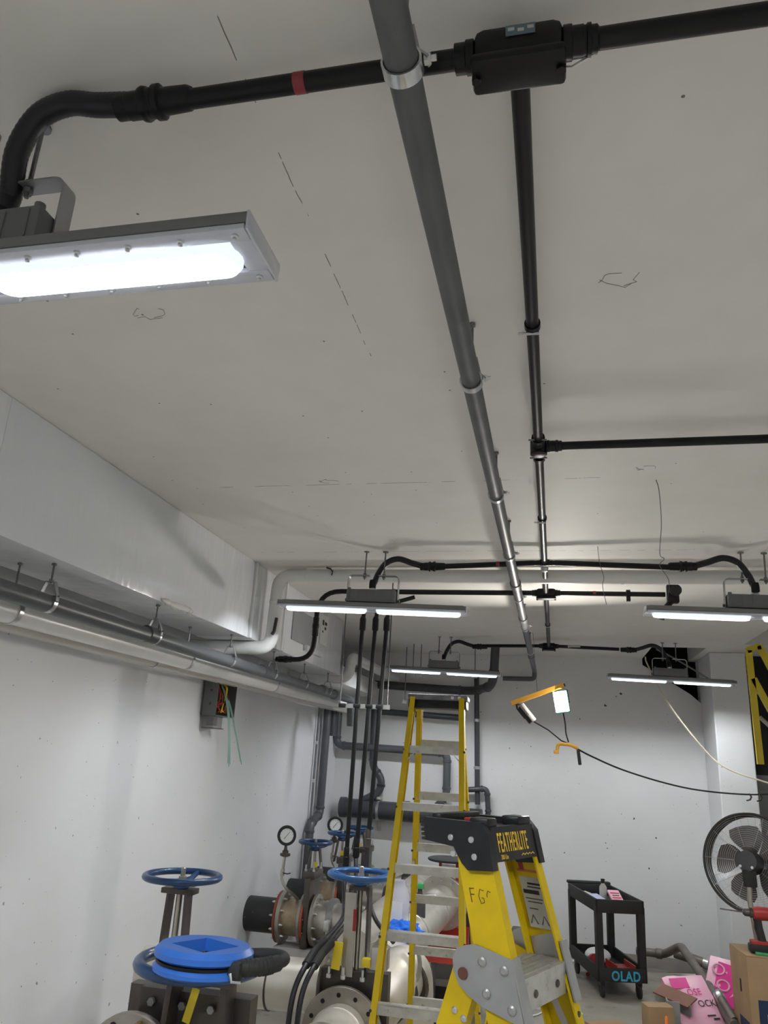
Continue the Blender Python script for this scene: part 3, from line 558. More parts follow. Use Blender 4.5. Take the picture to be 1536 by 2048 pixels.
for k, (dy, dz) in enumerate(((.14, 1.96), (.17, 1.93), (.19, 1.95), (.42, 1.97), (.45, 1.95))):
    s = MB(); s.sweep(spline([(bx0+.06, by0+.2, 2.62), (bx1+.01, by0+.18+.02*k, 2.45), (bx1+.02, by0+.2+dy*.55, 2.2), (bx1+.015, by0+.2+dy, dz)], 8), .0042, 6); s.build('wire', M_GWIRE, jb)['label'] = 'long pale green wire hanging out'
s = MB(); slab(bx0, bx1-.02, by0+.02, by0+.2, bz0-.10, bz0, s); s.build('lower_housing', glass('smoky_plastic', (.25, .24, .24), .1, .45), jb)
s = MB(); slab(bx0+.03, bx1-.05, by0+.05, by0+.16, bz0-.08, bz0-.01, s); slab(bx0+.01, bx1-.01, by0+.01, by0+.22, bz0-.105, bz0-.098, s); s.build('terminal_block', M_STEELD, jb)
s = MB(); s.cyl((-2.86, by0+.22, 2.655), (-2.86, by0+.22, 2.80), .02, n=12); s.lathe((-2.86, by0+.22, 2.655), (0, 0, 1), [(.028, 0), (.028, .03), (.022, .06)], 12); s.build('entry_conduit', M_BLACK, jb)
s = MB(); s.cyl((-2.9, by0+.06, 2.655), (-2.9, by0+.06, 2.80), .012, n=10); s.build('entry_conduit', M_PVC, jb)

# ================================================================ three black drop conduits and their strut
for i, (x, xb, zb) in enumerate(((-1.53, -1.55, 1.28), (-1.42, -1.475, 1.35), (-1.325, -1.39, 1.42))):
    l = ['leftmost of the three black drop conduits behind the mid left light', 'middle of the three black drop conduits behind the mid left light', 'rightmost of the three black drop conduits behind the mid left light'][i]
    t = thing('drop_conduit', l, 'conduit', (xb, 6.0, zb), 0, 'black drop conduits')
    top = [(x+.14*(i+.5)*.6, 6.06, 3.36), (x+.02, 6.02, 3.28), (x, 6.0, 3.14)]
    s = MB(); s.sweep(spline(top+[(x*.6+xb*.4, 6.0, 2.4), (xb, 6.0, zb)], 8), .0175, 12); s.build('conduit', M_BLACK, t)
    s = MB(); s.lathe((x+(xb-x)*.05, 6.0, 3.06), (0, 0, 1), [(.0175, 0), (.026, .01), (.026, .10), (.0175, .12)], 14); s.build('coupling', M_BLACK, t)
    s = MB(); s.lathe((xb, 6.0, zb), (0, 0, 1), [(.018, 0), (.026, .01), (.026, .07), (.022, .075), (.022, .13), (.018, .14)], 14); s.build('coupling', M_BLACK if i < 2 else M_STEELD, t)
s = MB(); s.box((-1.49, 6.035, 2.46), (.42, .035, .035)); st = tag(s.build('strut_channel', M_ZINC), 'horizontal strut holding the three black drop conduits', 'strut')
for x in (-1.54, -1.44, -1.355, -1.66):
    s = MB(); s.box((x, 6.0, 2.46), (.05, .045, .03), bev=.004); s.build('clamp', M_BLACK, st)
s = MB(); s.cyl((-1.69, 6.035, 2.47), (-1.69, 6.035, ZC), .005, n=8); s.build('rod', M_PVCD, st)
s = MB(); s.cyl((-1.30, 6.035, 2.47), (-1.30, 6.035, ZC), .005, n=8); s.build('rod', M_PVCD, st)
# flexible tails of the conduits running down to the middle valve
for i, (x, z, off) in enumerate(((-1.55, 1.28, 0.), (-1.475, 1.35, .05))):
    t = thing('flexible_cable', ('left' if i == 0 else 'right')+' black flexible cable looping down beside the middle blue wheel valve', 'cable', (x, 5, .9), 0, 'black flexible cables')
    s = MB(); s.sweep(spline([(x, 6.0, z), (x+.04+off*.3, 5.85, 1.12), (-1.43+off, 5.55, 1.03), (-1.40+off, 5.05, 1.0), (-1.42+off, 4.75, .93), (-1.45+off, 4.62, .80), (-1.45+off, 4.55, .55)], 10), .016, 10); s.build('jacket', M_BLACKFLEX, t)
    s = MB(); s.sweep([(-1.395+off, 5.0, .995), (-1.415+off, 4.85, .962), (-1.425+off, 4.74, .92)], .025, 12); s.build('connector', M_RUBBER, t)
t = thing('flexible_cable', 'black cable hanging in an arc right of the middle blue wheel', 'cable', (-1.3, 6, 1.1))
s = MB(); s.sweep(spline([(-1.39, 6.0, 1.42), (-1.37, 5.95, 1.22), (-1.28, 5.85, 1.0), (-1.1, 5.7, .88)], 10), .016, 10); s.build('jacket', M_BLACKFLEX, t)
# small hangers and sensors under the far ceiling
for i, (x, y, z) in enumerate(((-1.9, 9.9, 2.75), (-1.75, 9.6, 3.06), (-1.65, 9.6, 3.06), (-.95, 9.5, 3.06))):
    s = MB(); s.cyl((x, y, z), (x, y, ZC), .006, n=8); o = tag(s.build('threaded_rod', M_ROD), ['steel rod dropping from the ceiling left of the far left light', 'left rod of the pair left of the far left light', 'right rod of the pair left of the far left light', 'steel rod dropping beside the dark elbow pipe near the back wall'][i], 'rod', 'far ceiling rods')
    s = MB(); s.box((x, y, z+.02), (.06, .03, .04)); s.build('clamp', M_GALV, o)

# ================================================================ GREY PIPEWORK on the back wall
BY = 10.38
def pipe(name, label, path, r, m, rad=.08, bands=(), cat='pipe', caps=(), sockets=True, n=16):
    t = thing(name, label, cat, V(path[-1])); s = MB(); s.sweep(fillet(path, rad), r, n); s.build('pipe_run', m, t)
    if sockets:
        for i in range(1, len(path)-1):
            for q in (path[i-1], path[i+1]):
                d = (V(q)-V(path[i])); ln = d.length; d.normalize(); tt = min(rad, ln*.49)
                s = MB(); s.lathe(V(path[i])+d*(tt-.012), d, [(r+.001, 0), (r+.008, .004), (r+.008, .03), (r+.001, .034)], n); s.build('socket', m, t)
    for c, a in bands:
        s = MB(); s.lathe(V(c)-V(a)*.02, a, [(r+.001, 0), (r+.007, .003), (r+.007, .037), (r+.001, .04)], n); s.build('band', M_GALV, t)
    return t
hd = pipe('header_pipe', 'fat dark grey header pipe low on the back wall', [(-2.78, BY-.02, 1.41), (-.92, BY-.02, 1.385)], .115, M_PVCD, n=24)
for x in (-2.76, -1.9, -1.15):
    s = MB(); s.lathe((x-.04, BY-.02, 1.41), (1, 0, 0), [(.115, 0), (.128, .005), (.128, .075), (.115, .08)], 24); s.build('collar', M_PVCD, hd)
for x in (-2.28, -1.42):
    s = MB(); s.lathe((x-.018, BY-.02, 1.40), (1, 0, 0), [(.117, 0), (.121, .003), (.121, .033), (.117, .036)], 24); s.build('strap', M_GALV, hd)
    s = MB(); s.box((x, BY+.098, 1.40), (.05, .03, .52)); s.box((x, BY+.02, 1.55), (.05, .13, .03)); s.build('wall_strut', M_LABEL, hd)
pipe('drain_pipe', 'grey pipe from the left corner across the back wall, dropping into the header', [(-2.9, BY-.05, 2.62), (-2.9, BY-.05, 2.19), (-1.385, BY-.02, 2.165), (-1.385, BY-.02, 1.62), (-1.5, BY-.02, 1.5)], .05, M_PVC, .10)
pipe('trap_pipe', 'dark grey pipe with a swan-neck bend into the left end of the header', [(-2.40, BY-.02, 2.72), (-2.385, BY-.02, 1.93), (-2.25, BY-.02, 1.80), (-2.27, BY-.02, 1.62), (-2.52, BY-.02, 1.50)], .05, M_PVCD, .09)
pipe('branch_pipe', 'short dark grey pipe behind the tall ladder, left of its top', [(-2.38, BY-.02, 2.66), (-1.2, BY-.02, 2.62)], .042, M_PVCD)
pipe('upper_pipe', 'dark pipe under the far left light, bending up to the ceiling', [(-2.4, 10.36, 3.0), (-1.0, 10.3, 2.99), (-.74, 9.75, 3.02), (-.72, 9.55, 3.10), (-.70, 9.5, ZC)], [.1, .1, .2, .12, .1], M_PVCD) if False else pipe('upper_pipe', 'dark pipe under the far left light, bending up to the ceiling', [(-2.42, 10.36, 3.02), (-1.05, 10.33, 2.97), (-.74, 9.72, 3.0), (-.70, 9.52, ZC)], .055, M_DARKGREY, .18)
pipe('thin_drop_pipe', 'thin dark vertical pipe on the back wall right of the tall ladder', [(-1.02, BY+.04, 3.2), (-.985, BY+.04, 1.55)], .034, M_PVCD, bands=[((-1.01, BY+.04, 2.6), (0, 0, 1)), ((-1.0, BY+.04, 2.0), (0, 0, 1))])
pipe('small_loop_pipe', 'small grey pipe hooking over at the right end of the header', [(-1.16, BY, 1.72), (-.86, BY, 1.75), (-.84, BY, 1.42), (-.95, BY, 1.36)], .034, M_PVCD, .06)
pipe('drop_pipe', 'grey pipe dropping down the left wall to the rearmost valves', [(-2.86, 9.66, 2.70), (-2.87, 9.66, 1.36), (-2.87, 9.30, 1.26), (-2.87, 9.28, .62)], .05, M_PVC, .07)
pipe('thin_conduit', 'thin grey conduit beside the grey pipe on the left wall', [(-2.91, 9.45, 2.7), (-2.91, 9.42, 1.3)], .014, M_PVCL, bands=[((-2.91, 9.44, 2.2), (0, 0, 1)), ((-2.91, 9.43, 1.75), (0, 0, 1))])
pipe('corner_pipe', 'second grey pipe in the far left corner beside the wall', [(-2.86, 9.9, 2.9), (-2.86, 9.92, 2.3)], .06, M_PVCD)

# ================================================================ VALVES with blue handwheels
def wheel(parent, c, R, tube, spokes, dish=.03, m=None, a0=0., tilt=None):
    c = V(c); m = m or M_BLUE; T = Matrix.Translation(c) @ (tilt.to_matrix().to_4x4() if tilt else Matrix.Identity(4))
    s = MB(); s.torus((0, 0, 0), (0, 0, 1), R-tube, tube, 48, 10); s.xf(T); rim = s.build('handwheel', m, parent)
    for k in range(spokes):
        a = a0+2*PI*k/spokes; d = V((math.cos(a), math.sin(a), 0)); s = MB()
        s.sweep([d*.02+V((0, 0, -dish)), d*(R*.5)+V((0, 0, -dish*.8)), d*(R-tube)+V((0, 0, 0))], [tube*1.0, tube*.8, tube*.75], 8); s.xf(T); s.build('spoke', m, rim)
    s = MB(); s.lathe((0, 0, -dish-.035), (0, 0, 1), [(.035, 0), (.045, .01), (.04, .045), (.028, .055)], 20); s.xf(T); s.build('hub', m, rim)
    s = MB(); s.lathe((0, 0, -dish), (0, 0, 1), [(.014, 0), (.014, .075), (.010, .08)], 12); s.xf(T); s.build('stem', M_STEEL, parent)
    s = MB(); s.lathe((0, 0, -dish+.018), (0, 0, 1), [(.022, 0), (.022, .016)], 6); s.xf(T); s.build('stem_nut', M_STEEL, parent)
    return rim
def bolts(parent, c, ax, R, n, m, r=.012, ln=.03, a0=0.):
    ax = V(ax).normalized(); u, w = ortho(ax); b0 = None
    for k in range(n):
        a = a0+2*PI*k/n; p = V(c)+(u*math.cos(a)+w*math.sin(a))*R
        s = MB(); s.lathe(p, ax, [(r, 0), (r, ln*.6), (r*.55, ln*.6), (r*.55, ln)], 6); s.build('bolt', m, parent)
def flange(parent, c, ax, R, t, m, n=8, bm=None, holes=False, a0=0., bore=None):
    s = MB(); s.lathe(V(c)-V(ax).normalized()*t/2, ax, [(R*.5, -.002), (R-.004, 0), (R, .004), (R, t-.004), (R-.004, t), (R*.5, t+.002)], 40); f = s.build('flange', m, parent)
    if n:
        if holes:
            ax_ = V(ax).normalized(); u, w = ortho(ax_)
            for k in range(n):
                a = a0+2*PI*k/n; p = V(c)+(u*math.cos(a)+w*math.sin(a))*R*.82
                s = MB(); s.lathe(p+ax_*(t/2), ax_, [(.013, -.002), (.013, .0015)], 12); s.build('bolt_hole', M_DARK, f)
        else: bolts(f, V(c)+V(ax).normalized()*t/2, ax, R*.84, n, bm or M_GALV, a0=a0)
    return f

# front valve (under the fish tape)
va = thing('gate_valve', 'large knife gate valve in front with a blue fish tape reel on its blue handwheel', 'valve', (-1.25, 2.85, 0), 0, 'blue wheel gate valves')
wheel(va, (-1.23, 2.81, 1.37), .232, .021, 3, .035, a0=2.4)
s = MB(); slab(-1.47, -1.05, 2.86, 2.93, .42, 1.26, s); s.build('gate_body', M_STEELD, va)
for x in (-1.33, -1.12):
    s = MB(); s.box((x, 2.83, 1.22), (.022, .10, .22), Euler((0, math.radians(4 if x < -1.2 else -4), 0)), bev=.003); s.build('yoke_plate', M_STEELD, va)
s = MB(); s.box((-1.225, 2.82, 1.325), (.27, .12, .025), bev=.004); s.build('yoke_bridge', M_STEELD, va)
for x in (-1.42, -1.3, -1.19):
    s = MB(); s.lathe((x, 2.855, 1.22), (0, -1, 0), [(.014, 0), (.014, .014)], 6); s.build('bolt', M_ZINC, va)
s = MB(); s.box((-1.245, 2.80, 1.24), (.028, .004, .11), Euler((0, math.radians(14), 0))); s.build('tag', M_TAG, va)['label'] = 'yellow tag strip'
f = flange(va, (-1.44, 2.78, 1.03), (0, -1, 0), .175, .03, M_FLANGE, 0)
for a, b in ((.25, M_BRASS), (.75, M_BRASS)):
    p = V((-1.44+.145*math.sin(a*.9), 2.76, 1.03+.145*math.cos(a*.9))); s = MB(); s.lathe(p, (0, -1, 0), [(.015, 0), (.015, .02), (.009, .02), (.009, .035)], 6); s.build('bolt', b, f)
s = MB(); s.lathe((-1.44-.145*math.sin(.5), 2.766, 1.03+.145*math.cos(.5)), (0, -1, 0), [(.014, 0), (.014, .002)], 12); s.build('bolt_hole', M_DARK, f)
s = MB(); s.lathe((-1.44, 2.78, 1.03), (0, -1, 0), [(.11, 0), (.11, .05), (.108, .7)], 28); s.build('pipe_stub', M_STEEL, va)
# fish tape reel
ft = thing('fish_tape_reel', 'bright blue fish tape reel with black handle lying on the front handwheel', 'fish tape', (-1.16, 2.68, 1.392))
T = Matrix.Translation((-1.175, 2.70, 1.372)) @ Euler((math.radians(-2), math.radians(1), 0)).to_matrix().to_4x4()
def dia(a, r):                                  # rounded diamond radius
    a = a+1.2; return r/(abs(math.cos(a))+abs(math.sin(a)))
def reel(R, z0, z1, m, name, bev=.012):
    n = 64; s = MB(); rings = [(lambda a: dia(a, .115), z0), (lambda a: R-bev, z0), (lambda a: R, z0+bev*.6), (lambda a: R, z1-bev), (lambda a: R-bev, z1), (lambda a: dia(a, .115), z1-.002)]
    vs = [(f_(2*PI*k/n)*math.cos(2*PI*k/n), f_(2*PI*k/n)*math.sin(2*PI*k/n), z) for f_, z in rings for k in range(n)]
    fs = [(i*n+k, i*n+(k+1) % n, ((i+1) % 6)*n+(k+1) % n, ((i+1) % 6)*n+k) for i in range(6) for k in range(n)]
    s.add(vs, fs); s.xf(T); return s.build(name, m, ft)
reel(.166, .0, .030, M_BLUEP, 'lower_shell'); reel(.158, .030, .040, M_BLACK, 'tape_slot', .002); reel(.166, .040, .082, M_BLUEP, 'upper_shell', .016)
s = MB(); p = spline([(.125, -.065, .04), (.17, -.05, .04), (.215, -.015, .042), (.25, .03, .048), (.262, .075, .052), (.235, .115, .054), (.18, .125, .052), (.12, .105, .048)], 8)
s.sweep(p, [.026 if i < 26 else .019 for i in range(len(p))], 12); s.xf(T); hdl = s.build('handle', M_RUBBER, ft)
s = MB(); p = spline([(.165, -.052, .04), (.215, -.015, .042), (.24, .015, .046)], 12); s.sweep(p, [.0285 if i % 3 else .025 for i in range(len(p))], 12); s.xf(T); s.build('grip', M_RUBBER, hdl)
s = MB(); s.box((.145, -.07, .032), (.05, .05, .06), bev=.012); s.xf(T); s.build('winder', M_RUBBER, ft)
s = MB(); s.sweep([(.14, -.10, .03), (.15, -.105, .008), (.175, -.09, .006)], .005, 8); s.xf(T); s.build('tape_end', M_GALV, ft)

# valve behind it, nearest the left wall
vb = thing('gate_valve', 'knife gate valve with blue handwheel close to the left wall', 'valve', (-2.14, 4.5, 0), 0, 'blue wheel gate valves')
wheel(vb, (-2.14, 4.49, 1.36), .232, .019, 3, .03, a0=PI/2)
s = MB(); s.box((-2.15, 4.5, 1.285), (.20, .09, .03), bev=.004); s.build('yoke_bridge', M_STEELD, vb)
for dx in (-.055, .055):
    s = MB(); s.beam((-2.15+dx*1.35, 4.5, .75), (-2.15+dx, 4.5, 1.28), (1, 0, 0), [(-.008, -.04), (.008, -.04), (.008, .04), (-.008, .04)]); s.build('yoke_plate', M_STEELD, vb)
s = MB(); s.cyl((-2.15, 4.5, .75), (-2.15, 4.5, 1.33), .018, n=12); s.build('stem_tube', M_STEEL, vb)
s = MB(); slab(-2.36, -1.94, 4.46, 4.54, .3, .80, s); s.build('gate_body', M_STEELD, vb)
flange(vb, (-2.15, 4.42, .52), (0, -1, 0), .2, .03, M_FLANGE, 8)

# middle valve
vc = thing('gate_valve', 'knife gate valve with blue handwheel just left of the tall ladder', 'valve', (-1.22, 5.1, 0), 0, 'blue wheel gate valves')
wheel(vc, (-1.21, 5.09, 1.37), .215, .019, 5, .03, m=mat('mid_blue_enamel', (.018, .10, .29), .3, var=.1, coat=.3), a0=.5)
s = MB(); s.box((-1.21, 5.1, 1.295), (.13, .09, .025), bev=.004); s.build('yoke_bridge', M_STEELD, vc)
for dx in (-.06, .06):
    s = MB(); s.beam((-1.21+dx*1.1, 5.1, .80), (-1.21+dx, 5.1, 1.29), (1, 0, 0), [(-.007, -.045), (.007, -.045), (.007, .045), (-.007, .045)]); s.build('yoke_plate', M_STEELD, vc)
s = MB(); s.box((-1.255, 5.045, 1.04), (.07, .012, .46)); s.build('yoke_face', M_STEEL, vc)
s = MB(); s.box((-1.222, 5.036, 1.12), (.02, .004, .12)); s.build('position_mark', M_REDP, vc)
s = MB(); s.cyl((-1.21, 5.1, .8), (-1.21, 5.1, 1.35), .016, n=12); s.build('stem_tube', M_STEEL, vc)
s = MB(); slab(-1.42, -1.0, 5.06, 5.14, .25, .84, s); s.build('gate_body', M_STEELD, vc)
for x in (-1.38, -1.05):
    s = MB(); s.box((x, 5.04, .93), (.10, .09, .12), bev=.006); cb = s.build('limit_switch_box', M_STEEL, vc)
    for dz in (-.03, .03):
        s = MB(); s.lathe((x+.02, 4.994, .93+dz), (0, -1, 0), [(.012, 0), (.012, .014), (.006, .016), (.006, .03)], 8); s.build('bolt', M_GALV, cb)
s = MB(); s.box((-1.305, 4.98, .93), (.055, .006, .15), Euler((0, math.radians(6), 0)), bev=.002); s.build('tag', M_TAG, vc)['label'] = 'yellow plastic tag'
s = MB(); s.box((-1.13, 5.03, .90), (.06, .05, .05), bev=.01); s.build('tag', M_TAG, vc)
for x in (-1.36, -1.27, -1.15, -1.06):
    s = MB(); s.lathe((x, 5.02, .80), (0, 0, 1), [(.016, 0), (.016, .02), (.008, .022), (.008, .06)], 6); s.build('bolt', M_GALV, vc)
flange(vc, (-1.25, 4.98, .53), (0, -1, 0), .245, .035, M_FLANGE, 12, holes=True, a0=.13)
pc = thing('stainless_pipe', 'stainless pipe running from the middle valve flange towards the camera', 'pipe', (-1.25, 4.5, .3))
s = MB(); s.lathe((-1.25, 4.96, .53), (0, -1, 0), [(.16, 0), (.16, .06), (.168, .07), (.168, .10), (.16, .11), (.155, .30), (.155, .34), (.17, .36), (.17, .48), (.155, .5), (.155, 3.2)], 32); s.build('pipe_run', M_PIPE, pc)
s = MB(); s.lathe((-1.25, 4.56, .53), (0, -1, 0), [(.157, 0), (.178, .005), (.178, .05), (.157, .055)], 32); s.build('coupling', M_STEEL, pc)

# stainless header between the valves and the elbow behind the middle valve
hx_ = thing('stainless_pipe', 'wide dull stainless pipe between the front valve and the middle valve', 'pipe', (-1.9, 5.0, .5))
s = MB(); s.cyl((-2.6, 5.05, .70), (-1.43, 5.12, .72), .145, n=32); s.build('pipe_run', M_PIPE, hx_)
for x in (-1.75, -2.15):
    s = MB(); s.lathe((x, 5.1, .71), (1, 0, 0), [(.146, 0), (.149, .002), (.149, .01), (.146, .012)], 32); s.build('weld_band', M_STEELD, hx_)
s = MB(); s.lathe((-1.72, 4.2, .2), (0, 0, 1), [(.22, 0), (.22, .36), (.21, .38)], 36); tag(s.build('capped_pipe_stub', mat('cream_cover', (.62, .55, .44), .5, var=.06)), 'cream disc cover of a pipe stub at the bottom, under the wide stainless pipe', 'pipe')
el = thing('stainless_elbow', 'ribbed stainless elbow pipe behind the left rail of the tall ladder', 'pipe', (-1.0, 5.6, .3))
s = MB(); s.sweep(fillet([(-1.22, 5.14, .50), (-1.05, 5.5, .70), (-1.0, 5.75, .72), (-.98, 5.8, .1)], .22, 8), .17, 28); s.build('elbow', M_PIPE, el)
for t_ in (.22, .42, .62):
    s = MB(); c0 = V((-1.16+t_*.25, 5.28+t_*.55, .60+t_*.12)); s.lathe(c0, (.3, .75, .25), [(.168, 0), (.176, .01), (.176, .03), (.168, .04)], 28); s.build('rib', M_STEELD, el)
s = MB(); s.ring((-1.06, 5.52, .79), (.2, .9, -.3), .17, .19, .03, 32); s.build('clamp', M_STEEL, el)
# long stainless pipe to the far flange and the red valve
lp = thing('stainless_pipe', 'long stainless pipe with a bolted flange at its far end, behind the tall ladder', 'pipe', (-1.1, 7, .5))
s = MB(); s.cyl((-1.25, 6.0, .66), (-1.04, 7.62, .83), .155, n=32); s.build('pipe_run', M_PIPE, lp)
for y, t_ in ((6.7, .43), (7.3, .8)):
    s = MB(); s.lathe(V((-1.25, 6.0, .66)).lerp(V((-1.04, 7.62, .83)), t_), (.21, 1.62, .17), [(.155, 0), (.160, .004), (.160, .018), (.155, .022)], 32); s.build('weld_band', M_STEEL, lp)
flange(lp, (-1.035, 7.64, .835), (-.13, -.98, -.1), .235, .04, M_STEEL, 12, bm=M_GALV)
vr = thing('red_valve', 'dark red valve with a white plate behind the far stainless flange', 'valve', (-1.0, 7.8, 0))
s = MB(); slab(-1.09, -1.065, 7.75, 7.80, .5, 1.16, s); slab(-.93, -.905, 7.75, 7.80, .5, 1.16, s); s.build('yoke_plate', M_REDP, vr)
s = MB(); slab(-1.06, -.94, 7.77, 7.78, 1.0, 1.14, s); s.build('white_plate', M_WHITE, vr)
s = MB(); slab(-1.2, -.8, 7.72, 7.82, .42, .62, s); s.build('gate_body', M_REDP, vr)
s = MB(); s.lathe((-1.0, 7.78, 1.17), (0, 0, 1), [(.19, 0), (.2, .008), (.2, .02), (.18, .028)], 32); s.build('handwheel', M_RUBBER, vr)
s = MB(); slab(-.86, -.78, 7.9, 8.0, .3, 1.15, s); tag(s.build('black_post', M_DARKGREY), 'black post behind the far stainless flange, beside the small ladder', 'post')
s = MB(); slab(-1.15, -.55, 7.2, 7.7, .44, .455, s); pl = tag(s.build('red_support_plate', mat('bright_red_paint', (.55, .06, .04), .5)), 'red steel plate under the far stainless flange', 'plate')
for x in (-1.1, -.62):
    s = MB(); slab(x-.03, x+.03, 7.25, 7.6, 0, .44, s); s.build('leg', M_GALV, pl)
for (x, y, z) in ((-1.05, 7.95, .10), (-1.15, 7.3, .0)):
    t = thing('pump_base', ('grey motor base with a red strip seen between the ladder rungs' if z else 'grey steel footing plate on the floor, seen below the lowest ladder rung'), 'machine base', (x, y, 0))
    s = MB(); s.box((x, y, z+.05), (.40, .34, .06), bev=.008); s.build('foot_plate', M_LABEL, t)
    if z:
        s = MB(); s.box((x, y, z+.14), (.30, .26, .14), bev=.01); s.build('pedestal', M_GREYP, t)
        s = MB(); s.box((x, y-.02, z+.235), (.36, .3, .05), bev=.006); s.build('top_plate', M_LABEL, t)
        s = MB(); s.box((x-.02, y-.05, z+.268), (.26, .2, .018)); s.build('red_strip', MATS['bright_red_paint'], t)
        s = MB(); slab(x-.2, x+.2, y-.17, y+.17, 0, z+.02, s); s.build('plinth', M_DARKGREY, t)
    for sx in (-1, 1):
        s = MB(); s.lathe((x+sx*.16, y-.12, z+.08), (0, 0, 1), [(.018, 0), (.018, .02), (.009, .02), (.009, .04)], 6); s.build('bolt', M_GALV, t)

# lines of valves leaving the left wall
def wall_line(y, z, label, wheelpos, nspk, full=True):
    t = thing('flanged_valve_line', label, 'valve', (-2.4, y, z), 0, 'valves along the left wall'); A = (1, 0, 0)
    s = MB(); s.lathe((XL, y, z), A, [(.155, 0), (.155, .33)], 32); s.build('wall_sleeve', M_BLKPIPE, t)
    s = MB(); s.lathe((-2.63, y, z), A, [(.225, 0), (.225, .02)], 36); s.build('gasket', M_FLANGE_R, t)
    flange(t, (-2.585, y, z), A, .23, .04, M_FLANGE, 10, a0=.2)
    bolts(t, (-2.64, y, z), (-1, 0, 0), .195, 10, M_GALV, a0=.2)
    s = MB(); s.lathe((-2.57, y, z), A, [(.16, 0), (.158, .06), (.158, .14), (.165, .17)], 32); s.build('spool', mat('tan_stained_steel', (.42, .33, .22), .4, metal=.6, var=.2, scale=10), t)
    flange(t, (-2.38, y, z), A, .225, .03, M_FLANGE, 10, a0=.5); s = MB(); s.lathe((-2.365, y, z), A, [(.215, 0), (.215, .018)], 36); s.build('gasket', mat('orange_red_gasket', (.42, .09, .04), .5), t)
    s = MB(); s.box((-2.325, y, z+.08), (.06, .34, .60), bev=.006); s.build('gate_body', M_STEELD, t)
    flange(t, (-2.26, y, z), A, .225, .035, M_FLANGE, 10, a0=.2)
    s = MB(); s.lathe((-2.24, y, z), A, [(.165, 0), (.165, .05), (.175, .07), (.175, .12), (.16, .13), (.16, .425)], 32); s.build('pipe_run', M_STEEL, t)
    s = MB(); s.lathe((-2.13, y, z), A, [(.178, 0), (.198, .006), (.198, .065), (.178, .07)], 32); cp = s.build('grooved_coupling', M_ZINC, t)
    s = MB(); s.box((-2.095, y-.2, z), (.06, .06, .10), bev=.01); s.lathe((-2.095, y-.2, z-.11), (0, 0, 1), [(.012, 0), (.012, .22)], 8); s.build('coupling_bolt', M_GALV, cp)
    wx, wy, wz = wheelpos; wheel(t, wheelpos, .176, .017, nspk, .045, a0=.4)
    for dx in (-.045, .045):
        s = MB(); s.beam((wx+dx*1.9, wy, z+.36), (wx+dx, wy, wz-.05), (1, 0, 0), [(-.006, -.03), (.006, -.03), (.006, .03), (-.006, .03)]); s.build('yoke_plate', M_STEELD, t)
    s = MB(); s.cyl((wx, wy, z+.3), (wx, wy, wz-.03), .014, n=10); s.build('stem_tube', M_STEEL, t)
    s = MB(); s.box((-2.325, y, z+.40), (.12, .30, .07), bev=.01); pk = s.build('packing_gland', M_STEELD, t)
    for k in range(4):
        s = MB(); s.lathe((-2.365+.08*(k % 2), y-.12+.24*(k//2), z+.43), (0, 0, 1), [(.014, 0), (.014, .02), (.007, .02), (.007, .06)], 6); s.build('bolt', M_GALV, pk)
    s = MB(); s.box((wx+.02, wy-.06, wz-.24), (.05, .004, .13), Euler((0, .1, 0))); s.build('tag', M_TAG, t)
    return t
wall_line(7.75, .56, 'nearest flanged valve line from the left wall, with a black sleeve and blue handwheel', (-2.38, 7.95, 1.22), 3)
wall_line(8.95, .56, 'middle flanged valve line from the left wall, its blue handwheel behind the black conduits', (-2.38, 9.0, 1.22), 3)
wall_line(10.02, .56, 'farthest flanged valve line from the left wall, its blue handwheel near the back wall', (-2.44, 10.05, 1.20), 3)
def gauge(x, y, z, label, zb, yl):
    t = thing('pressure_gauge', label, 'gauge', (x, y, zb), 0, 'pressure gauges'); D = V((.35, -.93, .05)).normalized()
    s = MB(); s.lathe(V((x, y, z))-D*.04, D, [(.06, -.0), (.088, .008), (.092, .02), (.092, .062), (.084, .07), (.066, .066), (.064, .058)], 36); s.build('case', M_RUBBER, t)
    s = MB(); s.lathe(V((x, y, z))-D*.04, D, [(.065, .05), (.065, .061)], 32); dl = s.build('dial', M_DIAL, t)
    u = V((0, 0, 1)); r_ = D.cross(u).normalized()*-1; f_ = V((x, y, z))+D*.024
    s = MB(); s.sweep([f_-(r_*.6+u*.75)*.04, f_+(r_*.6+u*.75)*.048], [.003, .0015], 6); s.build('needle', M_INK, dl)
    for k in range(11):
        a = math.radians(225-27*k); d = r_*math.cos(a)+u*math.sin(a); s = MB(); s.sweep([f_-D*.002+d*.052, f_-D*.002+d*.061], .0014, 4); s.build('tick', M_INK, dl)
    s = MB(); s.lathe((x, y, z-.19), (0, 0, 1), [(.028, 0), (.05, .01), (.05, .03), (.03, .034), (.03, .055), (.018, .06), (.012, .1)], 20); s.build('diaphragm_seal', M_STEELD, t)
    s = MB(); s.sweep(spline([(x, y, z-.18), (x-.01, y, z-.29), (x-.015, y, z-.38), (x+.03, y+.01, z-.46), (x+.09, (y+yl)/2, z-.53), (x+.11, yl, zb)], 5), .013, 10); s.build('siphon_tube', M_STEEL, t)
    s = MB(); s.box((x-.012, y, z-.33), (.035, .035, .06), bev=.005); vv = s.build('isolation_valve', M_STEEL, t)
    s = MB(); s.sweep([(x, y-.02, z-.33), (x+.05, y-.03, z-.335), (x+.08, y-.03, z-.325)], .006, 6); s.build('lever', M_STEELD, vv)
gauge(-2.57, 7.58, 1.30, 'round pressure gauge with black case, in front of the left wall, nearer one', .72, 7.75)
gauge(-2.52, 9.15, 1.29, 'round pressure gauge with black case, partly behind a blue handwheel, farther one', .72, 8.95)
